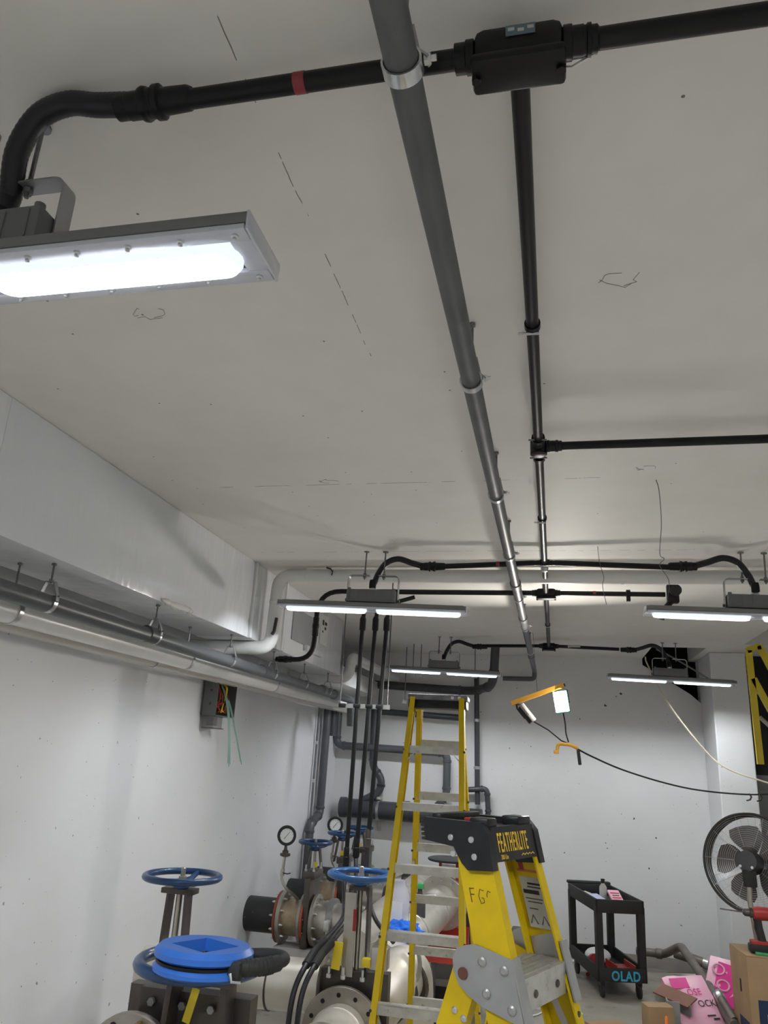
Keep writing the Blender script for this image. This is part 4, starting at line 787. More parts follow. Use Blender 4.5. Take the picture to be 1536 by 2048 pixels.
s = MB(); s.cyl((-1.62, 6.6, .56), (-1.62, 10.2, .56), .2, n=32); hh = tag(s.build('stainless_manifold', M_PIPE), 'big stainless manifold pipe behind the middle blue wheel, joining the wall valve lines', 'pipe')
for y in (7.75, 8.95, 10.02):
    s = MB(); s.lathe((-1.85, y, .56), (1, 0, 0), [(.17, 0), (.175, .02), (.175, .06), (.17, .08)], 28); s.build('weld_collar', M_STEELD, hh)
for i, y in enumerate((7.75, 8.95, 10.02)):
    s = MB(); slab(-2.62, -2.15, y-.14, y+.14, 0, .33, s); tag(s.build('concrete_support', mat('grey_concrete', (.45, .44, .42), .7, var=.1)), ['nearest', 'middle', 'farthest'][i]+' concrete plinth under the valve lines of the left wall', 'plinth', 'concrete plinths')

# ================================================================ TALL STEP LADDER
def chan(w, fl, t): return [(-w/2, 0), (w/2, 0), (w/2, fl), (w/2-t, fl), (w/2-t, t), (-w/2+t, t), (-w/2+t, fl), (-w/2, fl)]
X0, Y0, ZT, TH, SF, SR, WH, GF, GR, SP = -.669, 4.589, 2.455, .027, .275, .347, .157, .045, .046, .30
tl = thing('step_ladder', 'tall yellow fibreglass step ladder with black top in the middle of the room', 'ladder', (X0, Y0, 0))
AX = V((math.cos(TH), math.sin(TH), 0)); FD = V((math.sin(TH), -math.cos(TH), 0)); O = V((X0, Y0, 0))
def lf(side, h, front): return O+V((0, 0, ZT-h))+(FD*(.08+SF*h) if front else -FD*(.04+SR*h))+AX*side*((WH+GF*h) if front else (WH-.02+GR*h))
for side in (-1, 1):
    for fr in (True, False):
        s = MB(); s.beam(lf(side, .03, fr), lf(side, ZT-.02, fr), FD, [(x, side*y) for x, y in chan(.075 if fr else .06, .03, .006)]); s.build('front_rail' if fr else 'rear_rail', M_YEL, tl)
        s = MB(); p = lf(side, ZT-.02, fr); s.box(p, (.06, .1, .05), bev=.006); s.build('foot', M_RUBBER, tl)
dot0 = None
for i in range(1, 8):
    a, b = lf(-1, SP*i, True), lf(1, SP*i, True); s = MB()
    s.box((a+b)/2, ((b-a).length-.014, .06, .006), Matrix.Rotation(TH, 3, 'Z')); s.box((a+b)/2+FD*.030-V((0, 0, .018)), ((b-a).length-.014, .006, .04), Matrix.Rotation(TH, 3, 'Z'))
    s.box((a+b)/2-FD*.028-V((0, 0, .012)), ((b-a).length-.014, .005, .028), Matrix.Rotation(TH, 3, 'Z')); s.build('step', M_LALU, tl)
    for side in (-1, 1):
        p = lf(side, SP*i+.02, True)+FD*.039; s = MB(); s.lathe(p, FD, [(.007, -.002), (.007, .004)], 8); s.build('rivet', M_STEELD, tl)
for i in range(1, 8):
    a, b = lf(-1, SP*i-.02, False), lf(1, SP*i-.02, False); s = MB(); s.box((a+b)/2+FD*.022, ((b-a).length-.014, .006, .045), Matrix.Rotation(TH, 3, 'Z')); s.box((a+b)/2+FD*.01+V((0, 0, .022)), ((b-a).length-.014, .022, .004), Matrix.Rotation(TH, 3, 'Z')); s.build('rear_rung', M_LALU, tl)
    for side in (-1, 1):
        p = lf(side, SP*i, False)+FD*.033; s = MB(); s.lathe(p, FD, [(.007, -.002), (.007, .003)], 8); s.build('rivet', M_STEELD, tl)
for side in (-1, 1):
    s = MB(); a = lf(side, SP*1.35, True)+FD*.02; b = lf(side, SP*1.06, True)+FD*.02-AX*side*.075; s.ribbon([a, b], FD, .02, .004); s.build('knee_brace', M_LALU, tl)
    s = MB(); a = lf(side, SP*3.2, True)-AX*side*.02; b = lf(side, SP*3.2, False)-AX*side*.02; s.ribbon([a, (a+b)/2-V((0, 0, .015)), b], AX, .004, .02); s.build('spreader', M_LALU, tl)
R_ = Matrix.Rotation(TH, 3, 'Z')
s = MB(); s.box(O+V((0, 0, ZT-.02))+FD*.03, (.355, .18, .035), R_, bev=.01); s.build('top_cap', M_CAPW, tl)
s = MB(); s.box(O+V((0, 0, ZT-.058))+FD*.03, (.34, .165, .05), R_, bev=.006); s.build('cap_skirt', M_CAP, tl)
for k in range(2):
    s = MB(); s.box(O+AX*(.09+.04*k)+FD*.121+V((0, 0, ZT-.02)), (.016, .003, .016), R_); s.build('paint_splash', M_WHITE, tl)

# ================================================================ NEAR LADDER with the lettered cap
NX, NY, NZ, NT, NW, NS, NG, NC, ND, NWW = -.146, 2.611, 1.919, 1.155, .321, .29, .044, .213, .399, .112
nl = thing('step_ladder', 'yellow ladder in the foreground with black FEATHERLITE cap and grey hinge plates', 'ladder', (NX, NY, 0))
A_ = V((math.cos(NT), math.sin(NT), 0)); F_ = V((math.sin(NT), -math.cos(NT), 0)); O_ = V((NX, NY, 0)); Rn = Matrix.Rotation(NT, 3, 'Z'); UP = V((0, 0, 1))
def ln_(s_, f, dz): return O_+A_*(s_*(NW/2+NG*dz))+F_*(f+NS*dz)+UP*(NZ-dz)
HT = NZ-.01
ldir = (F_*NS-UP).normalized(); _n = A_.cross(ldir); RL = Matrix(((A_.x, _n.x, -ldir.x), (A_.y, _n.y, -ldir.y), (A_.z, _n.z, -ldir.z)))
for s_ in (-1, 1):
    # front rail: web faces outwards, flanges point inwards
    d0, d1 = .05, HT
    s = MB(); s.beam(ln_(s_, -.006-NWW/2, d0), ln_(s_, -.006-NWW/2, d1), F_, [(x, s_*y) for x, y in chan(NWW, .04, .007)]); rl = s.build('front_rail', M_YEL, nl)
    # rear leg, hinged on the plate
    piv = ln_(s_, -.165, .405)
    s = MB(); s.beam(piv-A_*s_*.012+UP*.02, piv-A_*s_*.012-F_*(.30*(piv.z))-UP*(piv.z-.01)+A_*s_*.12, F_, [(x, s_*y) for x, y in chan(.085, .038, .006)]); lg = s.build('rear_leg', M_YEL, nl)
    for (df, dz) in ((-.005, .10), (.025, .115)):
        p = piv-F_*.03+F_*df-UP*dz+A_*s_*(.12*dz/piv.z-.010); s = MB(); s.lathe(p, A_*s_, [(.010, -.004), (.010, .002), (.006, .006)], 12); s.build('rivet', M_GALV, lg)
    # hinge plate wraps the front rail and carries the rear leg pivot
    pts = []
    for (f, dz) in ((.0, .345), (.0, .50), (-.125, .475), (-.165, .455), (-.19, .435), (-.20, .405), (-.195, .37), (-.175, .345), (-.15, .335), (-.11, .325)): pts.append((f, dz))
    n = len(pts); s = MB(); off = .010
    vin = [ln_(s_, f, dz)+A_*s_*.003 for f, dz in pts]; vout = [p+A_*s_*.006 for p in vin]
    s.add(vin+vout, [tuple(range(n))[::-1], tuple(range(n, 2*n))]+[(i, (i+1) % n, n+(i+1) % n, n+i) for i in range(n)])
    s.box(ln_(s_, .004, .4225)-A_*s_*.014, (.046, .006, .165), RL); hp = s.build('hinge_plate', M_PLATE, nl)
    for (f, dz) in ((-.095, .365), (-.028, .375), (-.10, .44), (-.028, .465)):
        p = ln_(s_, f, dz)+A_*s_*.009; s = MB(); s.lathe(p, A_*s_, [(.013, 0), (.013, .004), (.008, .008)], 14); s.build('rivet', M_PLATE, hp)
    p = ln_(s_, -.168, .405)+A_*s_*.0085; s = MB(); s.lathe(p, A_*s_, [(.016, 0), (.016, .004)], 20); s.build('pivot', mat('rusty_pivot', (.12, .045, .03), .6), hp)
    # inner plate of the far rail
    s = MB(); pp = ln_(s_, -.06, .39)-A_*s_*.009; s.box(pp, (.004, .095, .11), RL); s.build('inner_plate', M_PLATE, nl)
    for dz in (.535, .575, .86):
        p = ln_(s_, -.006, dz)-A_*s_*.02; s = MB(); s.lathe(p, F_, [(.009, 0), (.009, .004), (.005, .005)], 12); s.build('rivet', M_STEELD, rl)
# cap: a moulded block with a stepped profile, swept over the ladder's width
prof = [(0.03, 0.03), (.028, .128), (-.075, .135), (-.093, .118), (-.115, .075), (-.215, .066), (-.215, .004), (-.2, .0), (-.125, .0), (-.12, .008), (-.07, .006), (-.065, .0), (.0, .0), (.01, .006)]
def capm(w0, w1, pr, flare=1.):
    s = MB(); n = len(pr); vs = []
    for k, s_ in enumerate((-1, 1)):
        for f, dz in pr: vs.append(O_+A_*(s_*((w0 if s_ < 0 else w1)+.05*dz))+F_*(f+.22*dz)+UP*(NZ-dz))
    s.add(vs, [(i, (i+1) % n, n+(i+1) % n, n+i) for i in range(n)]+[tuple(range(n))[::-1], tuple(range(n, 2*n))]); return s
cside = [(.0, .012), (.012, .03), (.012, .128), (-.075, .135), (-.093, .118), (-.115, .075), (-.215, .066), (-.215, .006), (-.208, .0), (-.01, .0)]
for s_ in (-1, 1):
    w = NW/2+.012; s = MB(); n = len(cside); vs = []
    for e in (w, w-.034):
        for f, dz in cside: vs.append(O_+A_*(s_*(e+.05*dz))+F_*(f+.22*dz)+UP*(NZ-dz))
    s.add(vs, [(i, (i+1) % n, n+(i+1) % n, n+i) for i in range(n)]+[tuple(range(n))[::-1], tuple(range(n, 2*n))]); ck = s.build('cap_cheek', M_CAP, nl)
    for (f, dz) in ((-.12, .050), (-.048, .050), (-.118, .094), (-.045, .096)):
        p = O_+A_*(s_*(w+.05*dz))+F_*(f+.22*dz)+UP*(NZ-dz); s = MB(); s.lathe(p, A_*s_, [(.0095, -.001), (.0095, .003), (.0075, .005), (.004, .005)], 16); rv = s.build('cap_rivet', M_GALV, ck)
cfront = [(.008, .012), (.008, .108), (-.02, .108), (-.02, .012)]
s = capm(NW/2-.018, NW/2-.018, cfront); s.build('cap_front', M_CAP, nl)
s = capm(NW/2-.018, NW/2-.018, [(-.02, .018), (-.02, .06), (-.19, .06), (-.19, .018)]); s.build('cap_tray', M_CAP, nl)
for (f0, f1, a0, a1) in ((-.21, -.175, -.13, .13), (-.06, .004, -.15, -.085), (-.06, .004, .06, .15)):
    s = MB(); c_ = O_+A_*((a0+a1)/2)+F_*((f0+f1)/2)+UP*(NZ-.003); s.box(c_, (a1-a0, f1-f0, .03), Rn, bev=.007); s.build('cap_ridge', M_CAP, nl)
s = MB(); s.box(O_-A_*.02-F_*.12+UP*(NZ-.005), (.05, .04, .012), Rn, bev=.003); s.build('magnet_pad', M_REDP, nl)
for k in range(5):
    s = MB(); s.box(O_-A_*(.155-.012*k*.2)-F_*(.218)+UP*(NZ-.012-.013*k), (.03, .018, .008), Rn, bev=.003); s.build('cap_rib', M_RUBBER, nl)
fdir = (F_*.22*1.0-UP).normalized()
To = frame(O_-A_*.115+F_*(.0088+.22*.082)+UP*(NZ-.082), A_, -fdir)
text('lettering', 'FEATHERLITE', .078, M_LETY, nl, To, .37, .0005, bold=.0005, space=1.22)['label'] = 'yellow FEATHERLITE lettering'
text('lettering', '300 Lbs', .019, M_LETY, nl, frame(O_-A_*.108+F_*(.0088+.22*.102)+UP*(NZ-.102), A_, -fdir), .8, .0004)
s = MB(); s.sweep([O_+A_*(.03+.011*k)+F_*(.0092+.22*.096)+UP*(NZ-.096+(.003 if k % 2 else -.002)) for k in range(9)], .0016, 4); s.build('logo_stroke', M_LETY, nl)
# platform step
stp = MB(); c0 = ln_(-1, .0, ND)+A_*.02; c1 = ln_(1, .0, ND)-A_*.02; mid = (c0+c1)/2; wl = (c1-c0).length
stp.box(mid-F_*.065, (wl, .13, .006), Rn); stp.box(mid-UP*.04+F_*.002, (wl, .005, .085), Rn); stp.box(mid-UP*.02-F_*.13, (wl, .004, .045), Rn)
st_ = stp.build('step', M_LALU, nl)
for k in range(6):
    s = MB(); s.box(mid-F_*(.015+.02*k)+UP*.004, (wl*.96, .006, .003), Rn); s.build('tread_ridge', M_LALU, st_)
for k in (-.07, .08):
    s = MB(); s.lathe(mid+A_*k-UP*.045+F_*.004, F_, [(.011, 0), (.011, .003), (.007, .006)], 12); s.build('rivet', M_STEELD, st_)
for dz in (.70, 1.0, 1.3, 1.6):
    c0 = ln_(-1, -.01, dz)+A_*.02; c1 = ln_(1, -.01, dz)-A_*.02; m_ = (c0+c1)/2; s = MB(); s.box(m_-F_*.04, ((c1-c0).length, .08, .006), Rn); s.box(m_-UP*.02, ((c1-c0).length, .005, .045), Rn); s.build('step', M_LALU, nl)
for s_ in (-1, 1):
    a = mid+A_*s_*.11-UP*.08-F_*.03; b = ln_(s_, -.05, .72)-A_*s_*.02; s = MB(); s.ribbon([a, (a*2+b)/3+F_*.01, b], F_, .022, .004); s.build('knee_brace', M_PLATE, nl)
# label on the inside of the far rail
inn = A_*-1; ldir = (F_*NS-UP).normalized(); cl = ln_(1, -.06, .225)-A_*.0085
def lab_box(cu, cv, w_, h_, m_, t_, par, name='label_field'):
    q = cl+F_*cu+ldir*cv; s = MB(); Rm = Matrix((( inn.x, F_.x, -ldir.x), (inn.y, F_.y, -ldir.y), (inn.z, F_.z, -ldir.z))); s.box(q+inn*t_, (.0012, w_, h_), Rm); return s.build(name, m_, par)
lw = lab_box(0, .0, .075, .20, M_LABEL, 0, nl, 'safety_label'); lw['label'] = 'worn orange and silver safety label'
lab_box(0, -.085, .075, .04, M_ORANGE, .001, lw); lab_box(-.02, -.085, .018, .03, M_REDP, .002, lw)
for cu, cv, w_, h_ in ((.01, -.03, .045, .006), (.01, -.02, .05, .004), (-.005, -.005, .055, .012), (.0, .015, .06, .003), (.0, .025, .05, .003), (-.01, .045, .03, .003)): lab_box(cu, cv, w_, h_, M_INK if h_ > .005 else M_DARKGREY, .001, lw)
s = MB(); q = cl+inn*.002+ldir*.075
for du in (-.018, .02):
    s.sweep([q+F_*(du-.012)+ldir*.014, q+F_*du-ldir*.012, q+F_*(du+.012)+ldir*.014], .0012, 4)
s.build('pictogram', M_INK, lw)
# orange label and handwritten letters on the near rail's web
wn = A_*-1; cw = ln_(-1, -.045, .70)-A_*.0
def web_box(cu, dz, w_, h_, m_, t_, par, name='label_field'):
    q = ln_(-1, -.006-NWW/2+cu, dz)-A_*(-.016)+wn*0; q = q-A_*(.0172+t_); Rm = Matrix(((wn.x, F_.x, -ldir.x), (wn.y, F_.y, -ldir.y), (wn.z, F_.z, -ldir.z))); s = MB(); s.box(q, (.0012, w_, h_), Rm); return s.build(name, m_, par)
wl_ = web_box(.012, .60, .07, .12, M_WHITE, .0, nl, 'warning_label'); wl_['label'] = 'orange and white warning label'
web_box(.012, .558, .07, .036, M_ORANGE, .001, wl_); web_box(-.012, .558, .014, .022, M_WHITE, .002, wl_); web_box(.022, .552, .034, .007, M_DARKGREY, .002, wl_); web_box(.022, .564, .04, .007, M_DARKGREY, .002, wl_)
for k in range(4): web_box(.018, .592+.012*k, .05-.006*(k % 2), .004, M_DARKGREY, .001, wl_)
s = MB()
def webp(u, dz): return ln_(-1, -.006-NWW/2+u, dz)-A_*.0008
for st in ([(-.035, .182), (-.035, .22)], [(-.035, .184), (-.020, .182)], [(-.035, .199), (-.022, .198)], [(.012, .185), (.0, .182), (-.008, .2), (-.004, .219), (.008, .215), (.008, .204), (.001, .204)], [(.034, .186), (.026, .183), (.02, .195), (.021, .2)]):
    s.sweep([webp(u, dz) for u, dz in st], .0011, 4)
s.build('handwriting', M_INK, nl)['label'] = 'letters FGC scribbled in marker'

# ---------------------------------------------------------------- small step stool behind
ss = thing('step_stool', 'small yellow step stool with black top behind the foreground ladder', 'step stool', (-.18, 5.6, 0))
SX, SY = -.17, 5.62
s = MB(); s.box((SX, SY, 1.03), (.26, .2, .05), bev=.015); s.build('top_cap', M_RUBBER, ss)
for sx in (-1, 1):
    for sy in (-1, 1):
        s = MB(); s.beam((SX+sx*.10, SY+sy*.06, 1.01), (SX+sx*.17, SY+sy*.34, .0), (1, 0, 0), [(-.012, -.025), (.012, -.025), (.012, .025), (-.012, .025)]); s.build('leg', M_YEL, ss)
for z in (.35, .67):
    f_ = (1.01-z)/1.01; s = MB(); s.box((SX, SY-.06-.28*f_, z), (.22+.14*f_, .08, .02)); s.build('step', M_LALU, ss)
s = MB(); s.box((SX-.06, SY-.105, .93), (.06, .01, .13), bev=.003); s.build('latch_plate', M_PLATE, ss)

# ================================================================ UTILITY CART
ct = thing('utility_cart', 'black plastic two-shelf utility cart by the back wall with cyan stencil', 'cart', (.476, 8.98, 0), math.radians(15))
K = dict(parent=ct, world=False); CW, CL = .48, .97
def tray(z0, z1, name, slope=.0):
    s = MB(); s.box((0, 0, z0+.01), (CW-.04, CL-.04, .02))
    for sx in (-1, 1): s.box((sx*(CW/2-.012), 0, (z0+z1)/2), (.024, CL, z1-z0), bev=.006)
    for sy in (-1, 1): s.box((0, sy*(CL/2-.012), (z0+z1)/2), (CW, .024, z1-z0), bev=.006)
    return s.build(name, M_RUBBER, **K)
up = tray(.74, .86, 'upper_tray'); lo = tray(.15, .27, 'lower_tray')
for sx in (-1, 1):
    for sy in (-1, 1):
        s = MB(); s.beam((sx*(CW/2-.035), sy*(CL/2-.04), .15), (sx*(CW/2-.03), sy*(CL/2-.035), .80), (1, 0, 0), [(-.032, -.035), (.032, -.035), (.032, .035), (-.032, .035)]); s.build('post', M_RUBBER, **K)
        s = MB(); s.lathe((sx*(CW/2-.06)-.016, sy*(CL/2-.08), .064), (1, 0, 0), [(.05, 0), (.064, .005), (.064, .027), (.05, .032)], 20); cs = s.build('caster', M_RUBBER, **K)
        s = MB(); s.box((sx*(CW/2-.06), sy*(CL/2-.08), .125), (.05, .06, .05), bev=.005); s.build('caster_fork', M_STEELD, parent=cs, world=False)
s = MB(); s.box((0, CL/2+.03, .87), (CW, .07, .03), bev=.01); s.build('handle', M_RUBBER, **K)
text('stencil', 'OLAD', .115, M_CYAN, ct, frame((-.11, -CL/2-.0015, .165), (1, 0, 0), (0, 0, 1)), .85, .0008, world=False, bold=.003, space=1.1)['label'] = 'cyan stencilled letters OLAD'
def on_cart(x, y, z): return Matrix.LocRotScale(ct.location, ct.rotation_euler, None) @ V((x, y, z))
p = on_cart(.02, .08, .762); t = thing('spray_bottle', 'pale bottle with black cap standing on the cart', 'bottle', p)
s = MB(); s.lathe(p, (0, 0, 1), [(.036, 0), (.038, .01), (.038, .13), (.018, .16), (.018, .17)], 18); s.build('body', M_LABEL, t); s = MB(); s.lathe(p+V((0, 0, .168)), (0, 0, 1), [(.021, 0), (.021, .04)], 12); s.build('cap', M_INK, t)
for i, (x, y, z, a, b, c_, rx, rz, m_, l, cat) in enumerate(((.10, -.1, .80, .12, .30, .03, .35, .2, M_PINK, 'crumpled printed packet leaning in the upper cart tray', 'packet'), (-.08, .02, .785, .13, .2, .03, .1, .4, mat('lavender_cloth', (.45, .47, .65), .8), 'lavender cloth lying in the upper cart tray', 'cloth'), (-.12, .22, .785, .07, .09, .04, .1, .8, M_LABEL, 'metal fittings heap in the upper cart tray', 'fitting'))):
    q = on_cart(x, y, z+.012); s = MB(); s.box((0, 0, 0), (a, b, c_), Euler((rx, 0, rz)), bev=.01); s.xf(Matrix.Translation(q)); o = tag(s.build(['packet', 'cloth', 'fittings'][i], m_), l, cat)
    if i == 0:
        for k in range(5):
            s = MB(); R2 = Euler((rx, 0, rz)).to_matrix(); s.box(q+R2 @ V((0, -.1+.045*k, .0162)), (.09-.02*(k % 2), .02, .001), R2); s.build('print', M_DARKGREY if k % 2 else M_REDP, o)
q = on_cart(-.05, .1, .19); t = thing('white_bag', 'white bag and red spool in the lower cart tray', 'bag', q)
s = MB(); s.ball(q+V((0, .04, .05)), .12, 16, (1.1, 1, .6)); s.build('bag', M_WHITE, t); s = MB(); s.lathe(q+V((-.05, -.06, .02)), (.3, -.9, .2), [(.06, 0), (.06, .05)], 20); s.build('spool', M_REDP, t)
q = on_cart(.08, -.2, .2); t = thing('red_tool_tray', 'red tool tray in the lower cart shelf above the stencil', 'tray', q); s = MB(); s.box(q, (.2, .28, .03), Matrix.Rotation(.3, 3, 'Z'), bev=.006)
for k in (-1, 1): s.box(q+Matrix.Rotation(.3, 3, 'Z') @ V((k*.095, 0, .03)), (.012, .28, .06), Matrix.Rotation(.3, 3, 'Z'))
s.build('pan', M_REDP, t)

# ================================================================ FAN
fn = thing('drum_fan', 'large round floor fan with smoked blades at the right edge', 'fan', (1.72, 7.95, 0))
fc = V((1.72, 7.9, 1.345)); ND_ = V((-.52, -.83, .18)).normalized(); FU = (V((0, 0, 1))-ND_*ND_.z).normalized(); FR = FU.cross(ND_).normalized(); RF = .41
def fp(r, a, d=0.): return fc+(FR*math.cos(a)+FU*math.sin(a))*r+ND_*d
for r, d, t_ in ((RF, .07, .012), (RF, -.07, .012), (RF-.012, .0, .008)):
    s = MB(); s.sweep([fp(r, 2*PI*k/60, d) for k in range(60)], t_, 8, closed=True); s.build('guard_ring', M_FAN, fn)
s = MB(); s.lathe(fc-ND_*.06, ND_, [(RF-.004, 0), (RF+.002, 0), (RF+.002, .12), (RF-.004, .12)], 60, caps=False); s.build('shroud', M_FAN, fn)
s = MB()
for k in range(10):
    a = 2*PI*k/10; s.sweep([fp(.13, a, .10), fp(.30, a, .10), fp(RF, a, .07)], .0016, 4)
for k2 in range(16):
    r = .13+k2*.0175; s.sweep([fp(r, 2*PI*k/48, .10-.03*max(0, (r-.3)/.11)) for k in range(48)], .0014, 4, closed=True)
for k in range(36):
    a = 2*PI*k/36; s.sweep([fp(.1, a, -.10), fp(RF, a, -.07)], .0016, 4)
g = s.build('guard_wires', M_GALV, fn); g['kind'] = 'stuff'
for k in range(5):
    a0 = 2*PI*k/5+.45; s = MB(); vs = []; fs = []; nr, na = 6, 5
    for i in range(nr):
        r = .07+i*.050; wdt = (.40, .68, .80, .82, .76, .55)[i]
        for j in range(na):
            u = j/(na-1)-.5; vs.append(fp(r, a0+u*wdt*1.35+.1*i*.3, u*.07*(1.0)))
    o = len(vs); vs2 = [p-ND_*.006 for p in vs]
    fs = [(i*na+j, i*na+j+1, (i+1)*na+j+1, (i+1)*na+j) for i in range(nr-1) for j in range(na-1)]
    f2 = [tuple(x+o for x in f[::-1]) for f in fs]; edge = [(j, j+1) for j in range(na-1)]+[((i)*na+na-1, (i+1)*na+na-1) for i in range(nr-1)]+[((nr-1)*na+j+1, (nr-1)*na+j) for j in range(na-1)]+[((i+1)*na, i*na) for i in range(nr-1)]
    s.add(vs+vs2, fs+f2+[(a, b, b+o, a+o) for a, b in edge]); s.build('blade', M_FANG, fn)
s = MB(); s.lathe(fc-ND_*.03, ND_, [(.085, 0), (.095, .02), (.095, .15), (.085, .19), (.03, .195)], 28); mt_ = s.build('motor', M_DARKGREY, fn)
for a in (3.9, 5.5):
    s = MB(); s.lathe(fp(.07, a, .165), ND_, [(.012, 0), (.012, .006)], 10); s.build('bolt', M_GALV, mt_)
s = MB(); s.sweep([fc+ND_*.1-FU*.08, fc+ND_*.11-FU*.3, fc+ND_*.08-V((0, 0, .6)), (fc.x+.03, fc.y+.08, .04)], .022, 10); s.build('pole', M_STEEL, fn)
s = MB(); s.box(fc+ND_*.1-FU*.13, (.10, .10, .14), bev=.01); s.build('yoke', M_RUBBER, fn)
s = MB(); s.lathe((fc.x+.03, fc.y+.08, 0), (0, 0, 1), [(.28, 0), (.28, .02), (.05, .05), (.03, .06)], 32); s.build('base', M_RUBBER, fn)

# ================================================================ CARDBOARD BOX, DRILL and clutter, lower right
cbx = thing('cardboard_box', 'tall brown cardboard box with navy print at the lower right', 'box', (1.70, 7.38, 0), math.radians(5))
K = dict(parent=cbx, world=False)
s = MB(); s.box((0, 0, .37), (.56, .44, .74), bev=.004); s.build('carton', M_CARD, **K)
for sy in (-1, 1):
    s = MB(); s.box((0, sy*.11, .743), (.555, .214, .006), Euler((sy*.02, 0, 0))); s.build('flap', M_CARD, **K)
s = MB(); s.box((-.281, -.02, .50), (.003, .03, .09), bev=.001); s.build('hand_hole', M_DARK, **K)
s = MB(); s.box((-.281, -.05, .22), (.003, .22, .12)); s.build('print_panel', M_NAVY, **K)
s = MB(); s.box((.02, -.221, .27), (.48, .003, .36)); pn = s.build('print_panel', M_NAVY, **K)
text('print_text', 'UT', .13, M_LABEL, pn, frame((-.17, -.2235, .27), (1, 0, 0), (0, 0, 1)), 1., .0006, world=False)
dl = thing('cordless_drill', 'red and black cordless drill standing on the cardboard box', 'drill', (1.62, 7.28, .75))
s = MB(); s.box((1.575, 7.28, .785), (.16, .09, .06), bev=.012); s.build('battery', M_RUBBER, dl)
s = MB(); s.box((1.575, 7.28, .825), (.13, .08, .03), bev=.008); s.build('battery_mount', M_REDP, dl)
s = MB(); s.sweep([(1.60, 7.28, .83), (1.585, 7.28, .93), (1.575, 7.28, 1.0)], [.032, .028, .032], 12); s.build('grip', M_RUBBER, dl)
s = MB(); s.lathe((1.68, 7.28, 1.035), (-1, 0, 0), [(.035, 0), (.05, .012), (.052, .09), (.046, .13), (.03, .14)], 20); s.build('motor_housing', M_REDP, dl)
s = MB(); s.lathe((1.545, 7.28, 1.035), (-1, 0, 0), [(.036, 0), (.038, .02), (.03, .025), (.028, .06), (.014, .075)], 16); s.build('chuck', M_STEELD, dl)
s = MB(); s.cyl((1.475, 7.28, 1.035), (1.30, 7.28, 1.045), .005, n=8); s.build('bit', M_STEELD, dl)
s = MB(); s.sweep([(1.555, 7.28, .99), (1.55, 7.27, .93), (1.57, 7.27, .86)], .006, 8); s.build('trigger_guard', M_RUBBER, dl)
s = MB(); s.box((1.60, 7.21, .757), (.15, .035, .018), Matrix.Rotation(-.2, 3, 'Z'), bev=.005); tag(s.build('utility_knife', M_GREEN), 'green plastic knife lying on the cardboard box beside the drill', 'knife')
# two pink insulation bags
def bag(c, size, rot, name, label, m):
    t = thing(name, label, 'bag', c, 0, 'pink insulation bags'); R3 = Euler(rot).to_matrix(); bm = bmesh.new(); bmesh.ops.create_cube(bm, size=1.); bmesh.ops.subdivide_edges(bm, edges=bm.edges[:], cuts=6, use_grid_fill=True)
    rnd = random.Random(label); vs = []
    for v in bm.verts:
        p_ = v.co.copy(); k = 1-.35*(abs(p_.x*2)**4)*.6-.25*(abs(p_.y*2)**4); q = V((p_.x*size[0], p_.y*size[1], p_.z*size[2]*max(.25, k)))+V((rnd.uniform(-1, 1), rnd.uniform(-1, 1), rnd.uniform(-1, 1)))*.006; vs.append(R3 @ q+V(c))
    bm.verts.index_update(); s = MB(); s.add(vs, [[v.index for v in f.verts] for f in bm.faces]); bm.free(); s.build('film', m, t)
    return t, R3
c1 = V((1.13, 7.88, .165)); b1, R1 = bag(c1, (.36, .52, .16), (math.radians(36), math.radians(-6), math.radians(12)), 'insulation_bag', 'pale pink insulation bag with magenta square and black letters', M_PINK)
def bagprint(c, R3, x, y, w_, h_, m_, par, name='print', z=.083):
    s = MB(); s.box(V(c)+R3 @ V((x, y, z)), (w_, h_, .003), R3); return s.build(name, m_, par)
bagprint(c1, R1, -.06, .17, .15, .10, M_MAG, b1)
def btext(c, R3, st, size, x, y, m_, par, z=.086):
    mt = Matrix.Translation(V(c)+R3 @ V((x, y, z))) @ R3.to_4x4(); return text('letters', st, size, m_, par, mt, .8, .0008)
btext(c1, R1, 'OSE', .085, -.03, .05, M_MAG, b1); btext(c1, R1, 'OCK', .085, .02, -.06, M_INK, b1); bagprint(c1, R1, .09, -.14, .07, .012, M_INK, b1); bagprint(c1, R1, .12, -.17, .05, .012, M_INK, b1)
c2 = V((1.52, 8.42, .20)); b2, R2 = bag(c2, (.38, .52, .16), (math.radians(44), math.radians(10), math.radians(-16)), 'insulation_bag', 'magenta printed insulation bag behind the cardboard box', M_PINK)
bagprint(c2, R2, .03, .0, .28, .40, M_MAG, b2, z=.082)
for x, y in ((-.1, .12), (-.04, -.02)):
    s = MB(); s.torus((0, 0, 0), (0, 0, 1), .05, .009, 24, 6); s.xf(Matrix.Translation(c2+R2 @ V((x, y, .085))) @ R2.to_4x4()); s.build('print_ring', M_PINK, b2)
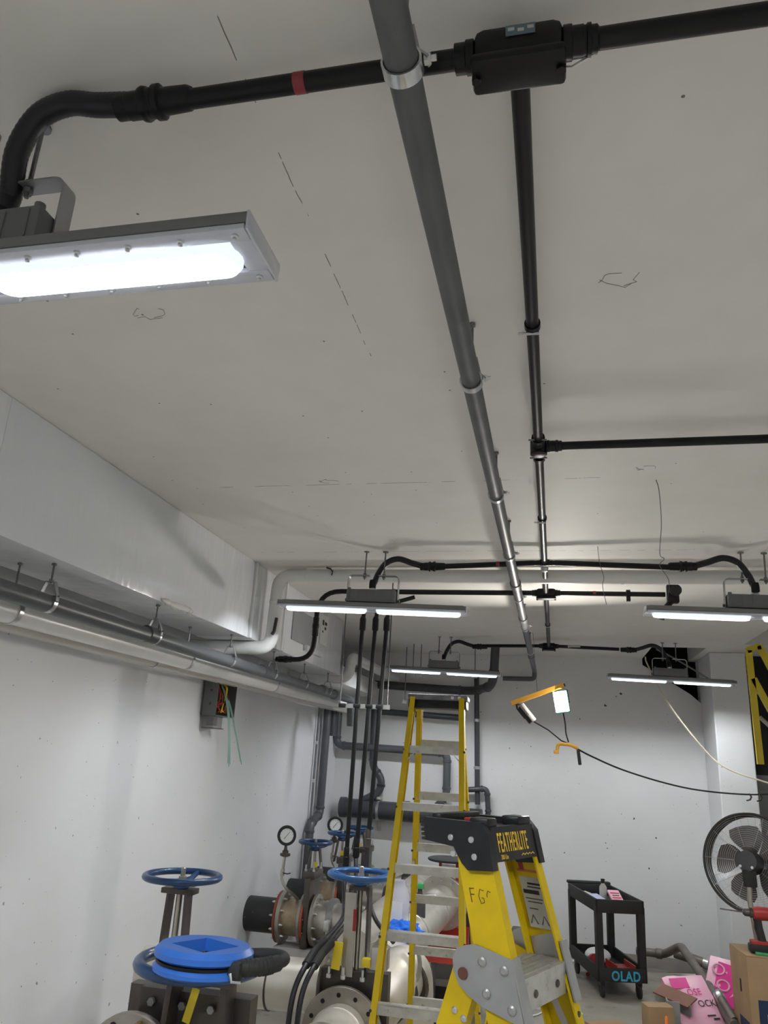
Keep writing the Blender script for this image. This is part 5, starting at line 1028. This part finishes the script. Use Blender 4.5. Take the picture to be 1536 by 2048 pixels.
# loose pipes leaning and lying in the corner
t = thing('leaning_pipe', 'bent weathered steel pipe leaning over the pink bags', 'pipe', (1.2, 8.6, 0))
s = MB(); s.sweep(fillet([(.86, 9.95, .15), (1.15, 9.88, .16), (1.30, 9.66, .30), (1.345, 8.6, .24), (1.375, 7.45, .175)], [.1, .06, .09, .1, .1]), .042, 14); s.build('tube', M_RUST, t)
s = MB(); s.lathe((1.06, 9.90, .157), (.97, -.23, .03), [(.046, 0), (.052, .01), (.052, .06), (.046, .07)], 14); s.build('collar', M_RUST, t)
t = thing('loose_pipe', 'short weathered pipe on the dark floor by the column', 'pipe', (1.5, 10.1, .05))
s = MB(); s.cyl((1.30, 10.2, .12), (1.74, 10.0, .055), .05, n=14); s.build('tube', M_RUST, t); s = MB(); s.lathe((1.58, 10.073, .079), (.90, -.41, -.13), [(.05, 0), (.056, .005), (.056, .06), (.05, .065)], 14); s.build('collar', M_GALV, t)
t = thing('loose_pipe', 'dark pipe offcut lying across the pink bags', 'pipe', (1.4, 7.6, .2))
s = MB(); s.cyl((1.33, 7.75, .30), (1.385, 7.50, .20), .034, n=14); s.build('tube', M_RUST, t); s = MB(); s.lathe((1.33, 7.75, .30), (-.055, .25, .10), [(.036, -.03), (.041, -.02), (.041, .04), (.036, .05)], 14); s.build('collar', M_GALV, t)
t = thing('pipe_stand', 'grey angle-iron stand with rust brown top plate at the bottom right', 'stand', (.97, 7.7, 0))
s = MB(); s.box((.975, 7.80, .26), (.32, .16, .012), Euler((.3, .12, math.radians(-38)))); s.build('top_plate', M_BROWN, t)
s = MB(); s.beam((.94, 7.70, 0), (.94, 7.70, .25), (1, 0, 0), [(-.05, -.05), (.05, -.05), (.05, -.04), (-.04, -.04), (-.04, .05), (-.05, .05)]); s.build('angle_post', M_PLATE, t)
s = MB(); s.beam((.83, 7.92, .24), (1.08, 7.66, .21), (0, 0, 1), [(-.06, -.006), (.02, -.006), (.02, .006), (-.06, .006)]); s.build('side_angle', M_PLATE, t)
for i, (x, y, w_, d_, h_, a, l) in enumerate(((.80, 7.55, .22, .14, .24, .3, 'small open cardboard carton beside the angle-iron stand'), (.42, 7.62, .34, .25, .03, .5, 'flat sheet of cardboard on the floor at the bottom'), (-.62, 7.9, .34, .2, .05, .2, 'flat brown cardboard piece on the floor behind the ladders'))):
    t = thing('cardboard_piece', l, 'cardboard', (x, y, 0), a); s = MB(); s.box((0, 0, h_/2), (w_, d_, h_), bev=.004); s.build('sheet', M_CARD, parent=t, world=False)
s = MB(); s.lathe((.845, 7.36, .0), (0, 0, 1), [(.05, 0), (.05, .01), (.022, .02), (.012, .20), (.008, .21)], 16); tag(s.build('orange_cone_tip', mat('fluorescent_orange', (.95, .22, .05), .5)), 'small fluorescent orange cone at the bottom edge', 'cone')
t = thing('floor_cord', 'thin white cord loosely looped on the floor behind the ladders', 'cord', (-.3, 8, 0))
s = MB(); s.sweep(spline([(-.7, 7.8, .012), (-.5, 8.1, .012), (-.35, 7.9, .012), (-.5, 7.6, .012), (-.2, 7.7, .012), (.0, 8.2, .012), (.2, 7.9, .012)], 10), .006, 6); s.build('cord', M_WHITE, t)
s = MB(); s.sweep(spline([(-.75, 8.15, .015), (-.45, 7.95, .02), (-.3, 8.0, .02), (-.1, 8.2, .015)], 10), .014, 8); tag(s.build('black_hose', M_CORD), 'black hose lying on the floor behind the ladders', 'hose')
s = MB(); s.lathe((.30, 9.25, .0), (.2, 1, .1), [(.02, 0), (.022, .03), (.012, .09)], 10); s.v = [p+V((0, 0, .022)) for p in s.v]; tag(s.build('red_scrap', M_REDP), 'small red cap lying on the floor left of the cart', 'cap')

# ================================================================ BOTTLE AND BLUE TOWELS on the pipe
t = thing('plastic_jar', 'clear plastic jar with white label beside the blue towels', 'jar', (-1.22, 6.45, .84))
s = MB(); s.lathe((-1.22, 6.45, .84), (0, 0, 1), [(.085, 0), (.09, .01), (.09, .22), (.07, .27), (.055, .29), (.055, .32)], 24); s.build('body', M_CLEAR, t)
s = MB(); s.box((-1.235, 6.357, .95), (.13, .004, .14)); s.build('label', M_WHITE, t)
t = thing('green_spray_bottle', 'bottle with a green trigger head behind the tall ladder', 'bottle', (-1.12, 6.75, .9))
s = MB(); s.lathe((-1.10, 6.75, .82), (0, 0, 1), [(.05, 0), (.05, .16), (.02, .22), (.02, .25)], 16); s.build('body', M_DARKGREY, t); s = MB(); s.box((-1.12, 6.73, 1.09), (.11, .04, .045), bev=.012); s.build('trigger_head', M_GREEN, t)
t = thing('blue_towel', 'crumpled bright blue paper towels lying on the stainless pipe', 'towel', (-1.16, 6.3, .8)); bm = bmesh.new(); bmesh.ops.create_icosphere(bm, subdivisions=4, radius=1.); rnd = random.Random(5)
for v in bm.verts:
    k = 1+.22*math.sin(v.co.x*9+2)*math.sin(v.co.y*11)+rnd.uniform(-.12, .12); v.co = V((v.co.x*.15*k, v.co.y*.10*k, v.co.z*.075*k))+V((-1.155, 6.28, .83))
bm.verts.index_update(); s = MB(); s.add([v.co for v in bm.verts], [[v.index for v in f.verts] for f in bm.faces]); bm.free(); s.build('crumple', M_BLUER, t, smooth=False)

# ================================================================ WORK LIGHT hanging on a yellow bar
wkt = thing('work_light', 'twin-head LED work light hanging by its yellow bar, one head lit', 'work light', (-.12, 7.0, 2.65))
a, b = V((-.37, 7.0, 2.595)), V((.09, 7.0, 2.77)); s = MB(); s.beam(a, b, (0, 1, 0), [(-.022, -.02), (.022, -.02), (.022, .02), (-.022, .02)]); s.build('bar', M_ORG, wkt)
s = MB(); s.cyl(b, b+V((.012, 0, .004)), .014, n=12); s.build('end_knob', M_INK, wkt)
def head(c, nrm, up, w_, h_, lit):
    nrm = V(nrm).normalized(); up = (V(up)-nrm*nrm.dot(up)).normalized(); r_ = up.cross(nrm).normalized(); Rm = Matrix(((r_.x, up.x, nrm.x), (r_.y, up.y, nrm.y), (r_.z, up.z, nrm.z)))
    s = MB(); s.box(V(c)-nrm*.02, (w_, h_, .045), Rm, bev=.008); hd_ = s.build('lamp_head', M_LABEL if not lit else mat('teal_lamp_housing', (.05, .30, .24), .4), wkt)
    s = MB(); s.box(V(c)+nrm*.0035, (w_*.9, h_*.9, .006), Rm, bev=.002); s.build('led_panel', M_WORK if lit else M_DARK, hd_)
    for k in (-1, 1):
        s = MB(); s.ribbon([V(c)+r_*k*(w_/2+.006)-up*.02, V(c)+r_*k*(w_/2+.006)+up*(h_/2), V(c)+up*(h_/2+.03)], nrm, .018, .004); s.build('bracket', M_BLACK if lit else M_DARKGREY, hd_)
head((.065, 6.97, 2.625), (-.18, -.97, .07), (-.12, .2, 1), .125, .19, True)
head((-.25, 6.99, 2.50), (-.75, -.3, -.62), (-.6, 0, .75), .11, .18, False)
s = MB(); s.sweep(spline([(.08, 6.99, 2.53), (.095, 7.0, 2.44), (.10, 7.0, 2.36), (.12, 7.0, 2.285)], 6), .006, 8); s.build('lead', M_CORD, wkt)
s = MB(); s.sweep([(-.19, 7.0, 2.455), (-.05, 7.0, 2.38), (.06, 7.0, 2.295), (.13, 7.0, 2.27)], .006, 8); s.build('lead', M_CORD, wkt)
s = MB(); s.sweep(fillet([(.02, 7.0, 2.20), (.03, 7.0, 2.27), (.14, 7.0, 2.265), (.20, 7.0, 2.235)], .03), .015, 10); s.box((.015, 7.0, 2.20), (.045, .03, .03), bev=.006); s.build('hook', M_ORG, wkt)
s = MB(); s.box((.205, 7.0, 2.165), (.028, .028, .125), Euler((0, -.1, 0)), bev=.006); s.build('grip', M_RUBBER, wkt)
t = thing('power_cord', 'black power cord running from the work light to the right edge', 'cord', (.2, 7, 2.2))
s = MB(); s.sweep(spline([(.17, 7.0, 2.245), (.32, 7.2, 2.18), (.62, 7.7, 2.08), (1.05, 8.3, 1.98), (1.45, 8.7, 1.92), (1.95, 9.0, 1.90), (2.4, 9.2, 1.93)], 10), .008, 8); s.build('cord', M_CORD, t)
for x in (1.98, 2.08):
    s = MB(); s.ribbon([(x, 9.0, 1.91), (x+.02, 9.0, 1.88), (x+.005, 9.0, 1.85), (x-.03, 9.0, 1.84)], (0, 1, 0), .03, .012); s.build('tape_flag', M_DARKGREY, t)
s = MB(); s.sweep([(-.14, 7.0, 2.685), (-.16, 7.0, 2.95), (-.175, 7.0, OZ-OR)], .0022, 6); tag(s.build('hanging_wire', M_THIN), 'thin wire suspending the yellow work light bar from the overhead pipe', 'wire')
s = MB(); s.sweep(spline([(1.10, 9.7, 3.40), (1.12, 9.68, 3.30), (1.30, 9.6, 2.88), (1.62, 9.6, 2.42), (1.88, 9.55, 2.16), (2.35, 9.4, 2.0)], 10), .009, 8); tag(s.build('cream_cable', M_ROPE), 'cream coloured cable drooping from the dark chase to the right edge', 'cable')
s = MB(); s.sweep(spline([(1.22, 9.6, 3.48), (1.45, 9.7, 3.38), (1.83, 9.8, 3.16), (1.86, 9.74, 3.08)], 10), .011, 8); tag(s.build('grey_cable', M_PVCL), 'grey cable crossing the dark chase opening behind the far right light', 'cable')
s = MB(); s.sweep(spline([(.52, 3.72, 3.478), (.545, 3.82, 3.45), (.60, 4.2, 3.40), (.63, 4.55, 3.32), (.66, 4.6, 3.30), (.64, 4.65, 3.27), (.70, 4.75, 3.2), (.69, 4.8, 3.08)], 10), .0022, 6); tag(s.build('hanging_wire', M_THIN), 'long crooked thin wire hanging from the ceiling, right of the black trunk conduit', 'wire')
s = MB(); s.sweep(spline([(.30, 4.95, 3.478), (.31, 4.98, 3.38), (.335, 5.0, 3.28), (.325, 5.0, 3.22), (.345, 5.0, 3.1)], 8), .002, 6); tag(s.build('hanging_wire', M_THIN), 'short crooked thin wire hanging in front of the mid crossing conduits', 'wire')

wb = bpy.data.objects['wall_back']
for i, (x, z, k) in enumerate(((.86, 3.02, .02), (.80, 2.98, .012), (.66, 2.86, .022), (.33, 2.68, .012), (-.3, 2.3, .01), (.95, 1.5, .014), (1.2, 1.3, .012), (.6, 1.2, .012), (.62, 1.14, .01), (.1, 1.05, .01), (1.1, .95, .012))):
    rnd = random.Random(i); s = MB(); n = 7; pts = [(x+math.cos(2*PI*j/n)*k*rnd.uniform(.3, 1.1), YB-.0008, z+math.sin(2*PI*j/n)*k*rnd.uniform(.3, 1.3)) for j in range(n)]
    s.add(pts+[(p_[0], YB+.001, p_[2]) for p_ in pts], [tuple(range(n))]+[(j, (j+1) % n, n+(j+1) % n, n+j) for j in range(n)]); s.build('paint_void', M_DARKGREY, wb, smooth=False)

# ================================================================ YELLOW HATCH LADDER FRAME on the right
yf = thing('hatch_guard', 'yellow steel ladder frame below the roof hatch at the right edge', 'guard rail', (2.0, 8.3, 2.2))
P4 = [(-.03, -.02), (.03, -.02), (.03, .02), (-.03, .02)]
for a, b in (((1.955, 8.3, 2.20), (1.945, 8.3, 3.30)), ((1.93, 8.3, 3.30), (2.06, 8.3, 3.345)), ((2.05, 8.3, 3.35), (2.36, 8.3, 2.55)), ((1.965, 8.3, 3.02), (2.36, 8.3, 2.10))):
    s = MB(); s.beam(a, b, (0, 1, 0), [(y, x) for x, y in P4]); s.build('bar', M_YELD, yf)
for z in (2.35, 2.6):
    s = MB(); s.cyl((2.0, 8.35, z+.3), (2.4, 8.35, z-.1), .02, n=10); s.build('rung', M_PLATE, yf)
